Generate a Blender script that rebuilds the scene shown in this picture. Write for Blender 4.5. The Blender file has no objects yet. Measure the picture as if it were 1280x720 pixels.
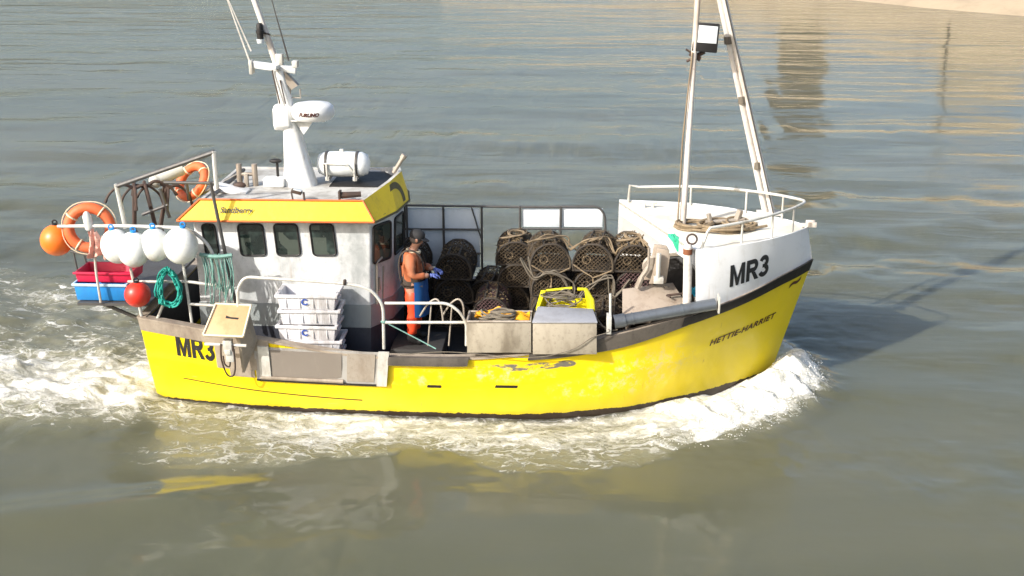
import bpy, bmesh, math, random
import numpy as np
from mathutils import Matrix, Vector, noise as mnoise

random.seed(7)
rng = np.random.default_rng(11)
S = bpy.context.scene
COL = S.collection
R = math.radians
V = Vector

# ------------------------------------------------------------------ camera
FOC = 1500.0                                    # focal length in pixels of a 1280 wide picture
YAW = R(3.0)
PITCH = math.atan(510 / 1500)
VD = V((-math.sin(YAW) * math.cos(PITCH), math.cos(YAW) * math.cos(PITCH), -math.sin(PITCH)))
RT = V((math.cos(YAW), math.sin(YAW), 0))
UP = RT.cross(VD)
CAM = V((0.84, -17.79, 7.44))
cam_data = bpy.data.cameras.new('camera')
cam = bpy.data.objects.new('camera', cam_data)
COL.objects.link(cam)
cam.matrix_world = Matrix(((RT.x, UP.x, -VD.x, CAM.x), (RT.y, UP.y, -VD.y, CAM.y), (RT.z, UP.z, -VD.z, CAM.z), (0, 0, 0, 1)))
cam_data.sensor_width = 36
cam_data.lens = FOC / 1280 * 36
cam_data.clip_end = 5000
S.camera = cam

# ------------------------------------------------------------------ light
SUN_EL = R(33)
SUN_TO = V((0.75, 0.66, 0)).normalized()         # the way the shadows fall
W = bpy.data.worlds.new('World')
S.world = W
W.use_nodes = True
nt = W.node_tree
sky = nt.nodes.new('ShaderNodeTexSky')
sky.sky_type = 'NISHITA'
sky.sun_disc = False
sky.sun_elevation = SUN_EL
src = -SUN_TO
sky.sun_rotation = math.atan2(src.x, src.y)
sky.air_density = 1.0
sky.dust_density = 4.2
sky.ozone_density = 1.0
nt.nodes['Background'].inputs['Strength'].default_value = 0.15
nt.links.new(sky.outputs[0], nt.nodes['Background'].inputs['Color'])
sl = bpy.data.lights.new('sun', 'SUN')
sl.energy = 4.0
sl.angle = R(0.55)
sl.color = (1.0, 0.96, 0.89)
so = bpy.data.objects.new('sun', sl)
COL.objects.link(so)
sd = V((SUN_TO.x * math.cos(SUN_EL), SUN_TO.y * math.cos(SUN_EL), -math.sin(SUN_EL)))
so.rotation_euler = sd.to_track_quat('-Z', 'Y').to_euler()
so.location = (-20, -20, 25)
S.view_settings.view_transform = 'Standard'
S.view_settings.look = 'None'
S.view_settings.exposure = 0.58
S.view_settings.gamma = 1.0
S.view_settings.use_curve_mapping = False
S.cycles.max_bounces = 6
S.cycles.transparent_max_bounces = 8
S.cycles.caustics_reflective = False
S.cycles.caustics_refractive = False


# ------------------------------------------------------------------ helpers
def at(px, py, y=None, z=None, x=None):
    """world point on a plane (lateral y, height z or station x) where a survey sight line meets it"""
    r = VD + RT * ((px - 640) / FOC) - UP * ((py - 360) / FOC)
    if y is not None: k = (y - CAM.y) / r.y
    elif z is not None: k = (z - CAM.z) / r.z
    else: k = (x - CAM.x) / r.x
    return CAM + r * k


def curve(table):
    xs = np.array([t[0] for t in table], float); ys = np.array([t[1] for t in table], float)
    h = np.diff(xs); d = np.diff(ys) / h
    m = np.zeros_like(ys); m[0], m[-1] = d[0], d[-1]
    for i in range(1, len(xs) - 1):
        m[i] = 0 if d[i - 1] * d[i] <= 0 else (h[i - 1] + h[i]) / (h[i - 1] / d[i - 1] + h[i] / d[i])
        if d[i - 1] * d[i] <= 0: m[i] = 0
    def f(x):
        x = np.clip(x, xs[0], xs[-1]); i = np.clip(np.searchsorted(xs, x) - 1, 0, len(h) - 1)
        t = (x - xs[i]) / h[i]
        return (ys[i] * (2 * t**3 - 3 * t**2 + 1) + h[i] * m[i] * (t**3 - 2 * t**2 + t)
                + ys[i + 1] * (3 * t**2 - 2 * t**3) + h[i] * m[i + 1] * (t**3 - t**2))
    return f


class MB:
    def __init__(s): s.v, s.f, s.m, s.cur = [], [], [], 0
    def add(s, vs, fs):
        b = len(s.v); s.v += [tuple(p) for p in vs]
        s.f += [tuple(b + i for i in f) for f in fs]; s.m += [s.cur] * len(fs); return s
    def hexa(s, p):   # 4 bottom (ccw) + 4 top
        return s.add(p, [(3, 2, 1, 0), (4, 5, 6, 7), (0, 1, 5, 4), (1, 2, 6, 5), (2, 3, 7, 6), (3, 0, 4, 7)])
    def box(s, c, size, M=None):
        c = V(c); a, b, d = size[0] / 2, size[1] / 2, size[2] / 2
        p = [V(q) for q in ((-a, -b, -d), (a, -b, -d), (a, b, -d), (-a, b, -d), (-a, -b, d), (a, -b, d), (a, b, d), (-a, b, d))]
        if M is not None: p = [M @ q for q in p]
        return s.hexa([c + q for q in p])
    def prism(s, pts, off):   # polygon and the vector it is swept by
        n = len(pts); off = V(off); a = [V(p) for p in pts]; b = [p + off for p in a]
        return s.add(a + b, [tuple(range(n))[::-1], tuple(range(n, 2 * n))] + [(i, (i + 1) % n, n + (i + 1) % n, n + i) for i in range(n)])
    def tube(s, pts, r, n=8, closed=False, flat=1.0):
        pts = [V(p) for p in pts]; L = len(pts)
        rs = r if isinstance(r, (list, tuple)) else [r] * L
        tang = []
        for i in range(L):
            a = pts[(i - 1) % L] if (closed or i > 0) else pts[i]
            b = pts[(i + 1) % L] if (closed or i < L - 1) else pts[i]
            t = (b - a); tang.append(t.normalized() if t.length > 1e-9 else V((0, 0, 1)))
        u = tang[0].cross(V((0, 0, 1)))
        if u.length < 1e-3: u = tang[0].cross(V((1, 0, 0)))
        u.normalize(); vs = []
        for i in range(L):
            u = (u - tang[i] * u.dot(tang[i]))
            if u.length < 1e-6: u = tang[i].orthogonal()
            u.normalize(); w = tang[i].cross(u)
            for k in range(n):
                a = 2 * math.pi * k / n
                vs.append(pts[i] + u * (rs[i] * math.cos(a)) + w * (rs[i] * flat * math.sin(a)))
        fs = []
        for i in range(L if closed else L - 1):
            j = (i + 1) % L
            for k in range(n): fs.append((i * n + k, i * n + (k + 1) % n, j * n + (k + 1) % n, j * n + k))
        if not closed:
            fs.append(tuple(range(n))[::-1]); fs.append(tuple((L - 1) * n + k for k in range(n)))
        return s.add(vs, fs)
    def lathe(s, prof, c=(0, 0, 0), M=None, n=20):
        c = V(c); vs = []
        for r, z in prof:
            for k in range(n):
                a = 2 * math.pi * k / n; q = V((r * math.cos(a), r * math.sin(a), z))
                vs.append(c + (M @ q if M is not None else q))
        fs = [(i * n + k, i * n + (k + 1) % n, (i + 1) * n + (k + 1) % n, (i + 1) * n + k) for i in range(len(prof) - 1) for k in range(n)]
        fs.append(tuple(range(n))[::-1]); fs.append(tuple((len(prof) - 1) * n + k for k in range(n)))
        return s.add(vs, fs)
    def ball(s, c, r, M=None, n=18, k=10):
        r = (r, r, r) if not hasattr(r, '__len__') else r
        prof = [(max(math.sin(math.pi * i / k), 1e-3), -math.cos(math.pi * i / k)) for i in range(k + 1)]
        c = V(c); vs = []
        for rr, z in prof:
            for q in range(n):
                a = 2 * math.pi * q / n; p = V((rr * math.cos(a) * r[0], rr * math.sin(a) * r[1], z * r[2]))
                vs.append(c + (M @ p if M is not None else p))
        fs = [(i * n + q, i * n + (q + 1) % n, (i + 1) * n + (q + 1) % n, (i + 1) * n + q) for i in range(k) for q in range(n)]
        return s.add(vs, fs)
    def torus(s, c, R_, r, M=None, n=36, k=12):
        c = V(c); vs = []
        for i in range(n):
            a = 2 * math.pi * i / n
            for j in range(k):
                b = 2 * math.pi * j / k
                q = V(((R_ + r * math.cos(b)) * math.cos(a), (R_ + r * math.cos(b)) * math.sin(a), r * math.sin(b)))
                vs.append(c + (M @ q if M is not None else q))
        return s.add(vs, [(i * k + j, ((i + 1) % n) * k + j, ((i + 1) % n) * k + (j + 1) % k, i * k + (j + 1) % k) for i in range(n) for j in range(k)])
    def build(s, name, mat, parent=None, bevel=0, angle=35, seg=2):
        me = bpy.data.meshes.new(name)
        me.from_pydata(s.v, [], s.f)
        mats = mat if isinstance(mat, (list, tuple)) else [mat]
        for m in mats: me.materials.append(m)
        if len(mats) > 1: me.polygons.foreach_set('material_index', s.m)
        bm = bmesh.new(); bm.from_mesh(me)
        bmesh.ops.recalc_face_normals(bm, faces=bm.faces)
        if bevel:
            ed = [e for e in bm.edges if len(e.link_faces) == 2 and e.calc_face_angle(0) > R(25)]
            bmesh.ops.bevel(bm, geom=ed, offset=bevel, segments=seg, affect='EDGES', profile=0.5, clamp_overlap=True)
        for f in bm.faces: f.smooth = True
        bm.to_mesh(me); bm.free()
        me.set_sharp_from_angle(angle=R(angle))
        o = bpy.data.objects.new(name, me)
        COL.objects.link(o)
        if parent is not None: hook(o, parent)
        return o


def world_of(o):
    M = Matrix.LocRotScale(o.location, o.rotation_euler, o.scale)
    return (world_of(o.parent) @ o.matrix_parent_inverse @ M) if o.parent else M


def hook(o, parent):
    o.parent = parent
    o.matrix_parent_inverse = world_of(parent).inverted()


def tag(o, label=None, cat=None, group=None, kind=None):
    if label: o['label'] = label
    if cat: o['category'] = cat
    if group: o['group'] = group
    if kind: o['kind'] = kind
    return o


def empty(name, loc, label=None, cat=None, group=None):
    o = bpy.data.objects.new(name, None); o.empty_display_size = 0.2
    o.location = loc; COL.objects.link(o)
    return tag(o, label, cat, group)


def dup(o, loc, rotz=None, label=None, parent=None):
    c = o.copy(); COL.objects.link(c)
    if parent is None:
        c.location = loc
        if rotz is not None: c.rotation_euler.z = rotz
        if label: c['label'] = label
    else: c.parent = parent
    for ch in [q for q in bpy.data.objects if q.parent == o]: dup(ch, None, parent=c)
    return c


def smooth_path(pts, n=6):
    pts = [V(p) for p in pts]; out = []
    for i in range(len(pts) - 1):
        a = pts[max(i - 1, 0)]; b = pts[i]; c = pts[i + 1]; d = pts[min(i + 2, len(pts) - 1)]
        for k in range(n):
            t = k / n
            out.append(0.5 * ((2 * b) + (c - a) * t + (2 * a - 5 * b + 4 * c - d) * t**2 + (3 * b - a - 3 * c + d) * t**3))
    return out + [pts[-1]]


def rounded(pts, rad=0.1, n=5, closed=False):
    """polyline with its inner corners rounded"""
    pts = [V(p) for p in pts]; L = len(pts); out = []
    for i in range(L):
        if not closed and i in (0, L - 1): out.append(pts[i]); continue
        a, b, c = pts[i - 1], pts[i], pts[(i + 1) % L]
        ra = min(rad, (a - b).length * .45, (c - b).length * .45)
        p = b + (a - b).normalized() * ra; q = b + (c - b).normalized() * ra
        for k in range(n + 1):
            t = k / n; out.append(p * (1 - t)**2 + b * 2 * t * (1 - t) + q * t * t)
    return out


def coil(c, Rx, Ry, turns, rad, r0, wob=.15, zt=.05, M=None):
    pts = []; N = turns * 22
    for i in range(N):
        t_ = 2 * math.pi * i / 22; k = 1 + wob * (mnoise.noise(V((i * .07, r0, 0))))
        q = V((Rx * k * math.cos(t_), Ry * k * math.sin(t_), zt * mnoise.noise(V((i * .11, 3 + r0, 0))) + zt * i / N))
        pts.append(V(c) + (M @ q if M is not None else q))
    return pts


# ------------------------------------------------------------------ materials
def M_new(name):
    m = bpy.data.materials.new(name); m.use_nodes = True
    return m, m.node_tree, m.node_tree.nodes['Principled BSDF']


def nd(t, typ, **kw):
    n = t.nodes.new(typ)
    for k, v in kw.items():
        if k in n.inputs: n.inputs[k].default_value = v
        else: setattr(n, k, v)
    return n


def mix(t, fac, a, b, mode='MIX'):
    n = t.nodes.new('ShaderNodeMix'); n.data_type = 'RGBA'; n.blend_type = mode
    for i, q in ((0, fac), (6, a), (7, b)):
        if isinstance(q, bpy.types.NodeSocket): t.links.new(q, n.inputs[i])
        else: n.inputs[i].default_value = q if i == 0 else (*q, 1)[:4]
    return n.outputs[2]


def mth(t, op, a, b=0.0, clamp=False):
    n = t.nodes.new('ShaderNodeMath'); n.operation = op; n.use_clamp = clamp
    for i, q in ((0, a), (1, b)):
        if isinstance(q, bpy.types.NodeSocket): t.links.new(q, n.inputs[i])
        else: n.inputs[i].default_value = q
    return n.outputs[0]


def ramp(t, src_, lo, hi, smooth=True):
    n = t.nodes.new('ShaderNodeMapRange'); n.interpolation_type = 'SMOOTHSTEP' if smooth else 'LINEAR'
    t.links.new(src_, n.inputs[0]); n.inputs[1].default_value = lo; n.inputs[2].default_value = hi
    return n.outputs[0]


def coords(t, scale=(1, 1, 1), kind='Object'):
    tc = t.nodes.new('ShaderNodeTexCoord'); mp = t.nodes.new('ShaderNodeMapping')
    mp.inputs['Scale'].default_value = scale
    t.links.new(tc.outputs[kind], mp.inputs[0]); return mp.outputs[0]


def noise(t, vec, scale, detail=4, rough=0.6, dist=0.0):
    n = nd(t, 'ShaderNodeTexNoise'); n.inputs['Scale'].default_value = scale
    n.inputs['Detail'].default_value = detail; n.inputs['Roughness'].default_value = rough; n.inputs['Distortion'].default_value = dist
    t.links.new(vec, n.inputs['Vector']); return n.outputs['Fac']


def weathered(name, col, dirt=None, rough=0.5, metal=0.0, amount=0.5, scale=3.0, bump=0.1, streak=0.35, spots=None, runs=None):
    """paint, plastic or metal with stains that run down it, and optional rust or chips"""
    m, t, p = M_new(name)
    dirt = dirt or tuple(c * 0.55 for c in col)
    c1 = coords(t, (1, 1, streak)); c2 = coords(t)
    n1 = noise(t, c1, scale, 6, 0.65); n2 = noise(t, c2, scale * 5, 4, 0.7)
    f = mth(t, 'MULTIPLY', ramp(t, n1, 0.42, 0.72), amount)
    c = mix(t, f, col, dirt)
    f2 = mth(t, 'MULTIPLY', ramp(t, n2, 0.5, 0.75), amount * 0.45)
    c = mix(t, f2, c, tuple(q * 0.75 for q in dirt))
    if spots:
        n3 = noise(t, c2, scale * 2.3, 6, 0.75)
        c = mix(t, ramp(t, n3, spots[1], spots[1] + 0.07), c, spots[0])
    if runs:
        n4 = noise(t, coords(t, (5, 5, .22)), 2.2, 5, .7); n5 = noise(t, c2, 1.3, 3, .5)
        c = mix(t, mth(t, 'MULTIPLY', mth(t, 'MULTIPLY', ramp(t, n4, .52, .72), ramp(t, n5, .40, .62)), runs[1]), c, runs[0])
    t.links.new(c, p.inputs['Base Color'])
    r = mth(t, 'ADD', mth(t, 'MULTIPLY', n2, 0.3), rough - 0.15, True)
    t.links.new(r, p.inputs['Roughness'])
    p.inputs['Metallic'].default_value = metal
    if bump:
        b = nd(t, 'ShaderNodeBump'); b.inputs['Strength'].default_value = bump; b.inputs['Distance'].default_value = 0.02
        t.links.new(n2, b.inputs['Height']); t.links.new(b.outputs[0], p.inputs['Normal'])
    return m


def glass(name, col=(0.012, 0.018, 0.016)):
    m, t, p = M_new(name)
    p.inputs['Base Color'].default_value = (*col, 1); p.inputs['Roughness'].default_value = 0.06
    p.inputs['Specular IOR Level'].default_value = 0.6
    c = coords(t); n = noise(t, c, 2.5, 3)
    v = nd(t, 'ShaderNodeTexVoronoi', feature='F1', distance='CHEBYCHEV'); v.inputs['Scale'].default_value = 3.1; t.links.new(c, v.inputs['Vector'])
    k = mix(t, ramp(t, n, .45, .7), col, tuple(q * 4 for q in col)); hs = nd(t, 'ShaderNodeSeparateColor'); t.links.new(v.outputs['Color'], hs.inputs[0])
    k = mix(t, mth(t, 'MULTIPLY', ramp(t, hs.outputs[0], .70, .72), .8), k, (.07, .085, .07)); k = mix(t, mth(t, 'MULTIPLY', ramp(t, noise(t, c, 9, 4, .7), .62, .8), .5), k, (.22, .22, .2))  # paler shapes painted into the pane colour as reflections
    t.links.new(k, p.inputs['Base Color'])
    return m


RUST = (0.13, 0.045, 0.018)
MT = dict(
    white=weathered('white_paint', (0.76, 0.77, 0.76), (0.42, 0.40, 0.34), 0.4, amount=0.5, scale=2.2, spots=((0.3, 0.2, 0.12), 0.70), runs=((.36, .26, .16), .6)),
    bow=weathered('bow_white_paint', (0.78, 0.79, 0.79), (0.60, 0.58, 0.52), 0.35, amount=0.45, scale=1.3, bump=0.05, runs=((.45, .36, .26), .5)),
    deckgrey=weathered('foredeck_paint', (0.72, 0.70, 0.62), (0.46, 0.41, 0.31), 0.65, amount=0.6, scale=2.0),
    roof=weathered('roof_paint', (0.48, 0.48, 0.46), (0.22, 0.20, 0.17), 0.6, amount=0.85, scale=2.8, streak=1, spots=((.16, .11, .07), .68)),
    house=weathered('wheelhouse_paint', (0.64, 0.65, 0.65), (0.30, 0.32, 0.32), 0.4, amount=0.9, scale=1.9, streak=0.6, runs=((.30, .21, .13), .75), spots=((.30, .22, .15), .74)),
    lower=weathered('lower_house_paint', (0.30, 0.33, 0.33), (0.16, 0.17, 0.17), 0.5, amount=0.6, scale=1.7),
    navy=weathered('dark_slate_paint', (0.045, 0.05, 0.065), (0.02, 0.02, 0.025), 0.5, amount=0.6),
    steel=weathered('bare_steel', (0.34, 0.30, 0.25), (0.19, 0.14, 0.10), 0.55, 0.15, amount=0.8, scale=2.6, spots=(RUST, 0.66)),
    alu=weathered('grey_plate', (0.40, 0.39, 0.37), (0.22, 0.19, 0.16), 0.5, 0.25, amount=0.75, scale=2.2, spots=((0.18, 0.1, 0.06), 0.7)),
    guard=weathered('guard_rubber', (0.11, 0.095, 0.08), (0.05, 0.042, 0.036), 0.7, amount=0.8, scale=3.0),
    guardlight=weathered('guard_steel', (0.33, 0.28, 0.22), (0.17, 0.13, 0.10), 0.65, amount=0.8, scale=3.0),
    black=weathered('black_rubber', (0.008, 0.007, 0.007), (0.022, 0.018, 0.015), 0.6, amount=0.5),
    ink=weathered('black_lettering', (0.012, 0.012, 0.013), (0.03, 0.03, 0.03), 0.45, amount=0.4, bump=0),
    maroon=weathered('maroon_lettering', (0.06, 0.012, 0.008), (0.1, 0.03, 0.01), 0.5, amount=0.5, bump=0),
    deck=weathered('main_deck', (0.022, 0.02, 0.018), (0.012, 0.01, 0.009), 0.55, amount=0.7),
    lining=weathered('bulwark_lining', (0.04, 0.037, 0.034), (0.02, 0.017, 0.014), 0.6, amount=0.7),
    rail=weathered('galvanised_rail', (0.60, 0.60, 0.56), (0.30, 0.25, 0.18), 0.45, 0.2, amount=0.6, scale=5, spots=(RUST, 0.7)),
    raildark=weathered('dark_rail', (0.085, 0.083, 0.08), (0.06, 0.045, 0.035), 0.5, 0.2, amount=0.6, scale=5),
    pole=weathered('mast_paint', (0.68, 0.64, 0.59), (0.36, 0.27, 0.19), 0.45, amount=0.85, scale=2.5, streak=0.2, spots=((0.25, 0.12, 0.06), 0.66)),
    yellow=weathered('visor_yellow', (0.82, 0.60, 0.004), (0.60, 0.40, 0.02), 0.4, amount=0.55, scale=3, bump=0.04, runs=((.30, .20, .03), .6)),
    olive=weathered('visor_mark', (0.10, 0.085, 0.03), (0.06, 0.05, 0.02), 0.6, amount=0.6, bump=0),
    orange_trim=weathered('orange_trim', (0.62, 0.13, 0.01), (0.4, 0.08, 0.01), 0.5, amount=0.5, bump=0),
    glass=glass('window_glass'),
    orange=weathered('buoy_orange', (0.85, 0.17, 0.015), (0.75, 0.24, 0.05), 0.4, amount=0.5, scale=4, bump=0.04),
    ringorange=weathered('lifebuoy_orange', (0.70, 0.13, 0.035), (0.55, 0.18, 0.09), 0.6, amount=0.6, scale=5, bump=0.08),
    red=weathered('buoy_red', (0.66, 0.035, 0.02), (0.45, 0.03, 0.02), 0.4, amount=0.5, scale=5, bump=0.04),
    crimson=weathered('crimson_box', (0.58, 0.012, 0.06), (0.38, 0.01, 0.04), 0.5, amount=0.4),
    blue=weathered('blue_plastic', (0.02, 0.24, 0.62), (0.03, 0.14, 0.34), 0.45, amount=0.5),
    float=weathered('white_float', (0.80, 0.82, 0.80), (0.50, 0.51, 0.44), 0.4, amount=0.7, scale=3.5, bump=0.05, runs=((.42, .40, .30), .5)),
    fishbox=weathered('fish_box_plastic', (0.66, 0.66, 0.69), (0.36, 0.34, 0.33), 0.45, amount=0.85, scale=5, runs=((.28, .24, .2), .6)),
    boxblue=weathered('box_mark_blue', (0.03, 0.07, 0.32), (0.05, 0.09, 0.3), 0.5, bump=0),
    tan=weathered('tan_tray', (0.50, 0.33, 0.17), (0.38, 0.23, 0.10), 0.55, amount=0.6, scale=5),
    cream=weathered('cream_edge', (0.72, 0.62, 0.44), (0.5, 0.38, 0.22), 0.5, amount=0.5),
    teal=weathered('teal_rope', (0.01, 0.30, 0.24), (0.02, 0.17, 0.15), 0.7, amount=0.6, scale=9),
    line=weathered('pale_teal_line', (0.16, 0.32, 0.28), (0.08, 0.16, 0.14), 0.7, amount=0.6, scale=9),
    rope=weathered('tan_rope', (0.24, 0.18, 0.11), (0.10, 0.075, 0.05), 0.85, amount=0.7, scale=12),
    greyrope=weathered('grey_rope', (0.15, 0.13, 0.10), (0.10, 0.08, 0.06), 0.85, amount=0.7, scale=12),
    green=weathered('green_net', (0.03, 0.42, 0.24), (0.02, 0.2, 0.13), 0.75, amount=0.5, scale=9),
    crate=weathered('yellow_crate', (0.74, 0.66, 0.01), (0.5, 0.42, 0.02), 0.45, amount=0.5),
    tarp=weathered('orange_tarp', (0.80, 0.38, 0.01), (0.55, 0.24, 0.02), 0.45, amount=0.6, scale=4),
    greybin=weathered('grey_bin', (0.36, 0.32, 0.25), (0.17, 0.14, 0.10), 0.6, amount=0.9, scale=3.4, spots=((.14, .08, .05), .68)),
    bluebin=weathered('blue_grey_cover', (0.30, 0.31, 0.34), (0.20, 0.20, 0.21), 0.6, amount=0.6, scale=3),
    galv=weathered('galvanised_roller', (0.17, 0.19, 0.21), (0.08, 0.08, 0.085), 0.35, 0.55, amount=0.6, scale=3, streak=1),
    table=weathered('hauling_table', (0.36, 0.30, 0.24), (0.19, 0.14, 0.10), 0.6, 0.1, amount=0.8, scale=2.5),
    panel=weathered('weather_panel', (0.70, 0.76, 0.80), (0.52, 0.58, 0.60), 0.35, amount=0.5, scale=1.5, bump=0.03),
    panellit=weathered('lit_weather_panel', (0.78, 0.84, 0.88), (0.62, 0.67, 0.70), 0.35, amount=0.4, scale=1.5, bump=0.03),  # paler copy of the panel, its sunlit look put into the colour
    pot=weathered('pot_rubber', (0.026, 0.021, 0.017), (0.12, 0.09, 0.055), 0.8, amount=0.7, scale=6),
    net=weathered('pot_netting', (0.085, 0.060, 0.034), (0.025, 0.019, 0.013), 0.9, amount=0.8, scale=7),
    purple=weathered('pot_netting_purple', (0.13, 0.075, 0.075), (0.05, 0.03, 0.03), 0.9, amount=0.8, scale=7),
    weed=weathered('dried_weed', (0.20, 0.14, 0.07), (0.06, 0.045, 0.03), 0.9, amount=0.8, scale=8),
    potfloor=weathered('pot_floor', (0.03, 0.025, 0.02), None, 0.9),
    jacket=weathered('orange_jacket', (0.42, 0.12, 0.045), (0.22, 0.11, 0.06), 0.7, amount=0.6, scale=6),
    darkcloth=weathered('dark_cloth', (0.06, 0.045, 0.035), (0.03, 0.025, 0.02), 0.85, amount=0.6, scale=6),
    oilskin=weathered('orange_oilskin', (0.78, 0.075, 0.025), (0.55, 0.06, 0.03), 0.4, amount=0.4, scale=6),
    apron=weathered('blue_oilskin', (0.008, 0.075, 0.25), (0.008, 0.04, 0.13), 0.4, amount=0.4, scale=6),
    glove=weathered('blue_glove', (0.09, 0.13, 0.38), (0.06, 0.08, 0.22), 0.5, amount=0.4),
    skin=weathered('skin', (0.42, 0.22, 0.15), (0.34, 0.16, 0.11), 0.55, amount=0.3, bump=0.02),
    cap=weathered('black_cap', (0.015, 0.015, 0.018), (0.03, 0.03, 0.03), 0.8, amount=0.5),
    lamp=weathered('lamp_glass', (0.62, 0.66, 0.68), (0.5, 0.52, 0.54), 0.1, amount=0.3, bump=0),
    iron=weathered('anchor_iron', (0.045, 0.03, 0.024), (0.10, 0.05, 0.03), 0.7, amount=0.6, scale=8),
    canister=weathered('raft_canister', (0.72, 0.75, 0.75), (0.42, 0.46, 0.44), 0.4, amount=0.5, scale=3),
    boatyellow=None)

# ------------------------------------------------------------------ hull lines
ZS = curve([(-5.55, 1.30), (-4.6, 1.2), (-3.7, 1.09), (-1.87, .90), (-.9, .91), (0, .98), (1.37, 1.25), (2.5, 1.5), (3.5, 1.7), (4.52, 1.92)])
BS = curve([(-5.55, 1.45), (-4.6, 1.6), (-3.7, 1.72), (-1.87, 1.83), (0, 1.86), (1.37, 1.78), (2.5, 1.55), (3.0, 1.3), (3.5, .95), (4.0, .5), (4.3, .25), (4.52, .02)])
BW = curve([(-5.4, 1.35), (-3.7, 1.6), (-1.87, 1.7), (0, 1.72), (1.37, 1.55), (2.5, 1.1), (3.3, .6), (3.8, .2), (4.0, .02)])


def hull_pt(u, v, side=-1, out=0.0):
    xs = -5.55 + u * 10.07; xw = -5.40 + u * 9.40
    bs, zs, bw = float(BS(xs)), float(ZS(xs)), float(BW(xw))
    if v >= 0:
        p = 0.75 + 0.5 * max(0, min(1, (u - .6) / .3))
        b = bw + (bs - bw) * v**p
        k = 0.022 * min(1, (1 - u) * 6)
        if v < 0.60: b += k * min(1, (0.60 - v) * 18 + .0)
        x = xw + (xs - xw) * v; z = zs * v
    else:
        x = xw + 0.25 * v * (u > .9) * (u - .9) * 10; b = bw * (1 + 0.35 * v); z = v * 0.9
    return V((x, side * (b + out), z))


def u_at(x): return (x + 5.55) / 10.07


def hull_skin(us, vs, side, out=0.0):
    mb = MB(); P = [[hull_pt(u, v, side, out) for v in vs] for u in us]; n = len(vs)
    mb.add([q for row in P for q in row], [(i * n + j, (i + 1) * n + j, (i + 1) * n + j + 1, i * n + j + 1) for i in range(len(us) - 1) for j in range(n - 1)])
    return mb


def slab_on_hull(mb, u0, u1, v0, v1, out, side=-1, n=24, inner=0.0):
    """a strip that follows the hull side: outer face, edges and back"""
    us = np.linspace(u0, u1, n); rows = []
    for u in us:
        f = (lambda q: q(u) if callable(q) else q)
        a, b = f(v0), f(v1)
        rows.append([hull_pt(u, a, side, inner), hull_pt(u, a, side, out), hull_pt(u, (a + b) / 2, side, out * 1.15), hull_pt(u, b, side, out), hull_pt(u, b, side, inner)])
    k = 5; vs = [q for r_ in rows for q in r_]
    fs = [(i * k + j, (i + 1) * k + j, (i + 1) * k + (j + 1) % k, i * k + (j + 1) % k) for i in range(n - 1) for j in range(k)]
    fs += [tuple(range(k)), tuple((n - 1) * k + j for j in range(k))[::-1]]
    return mb.add(vs, fs)


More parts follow.
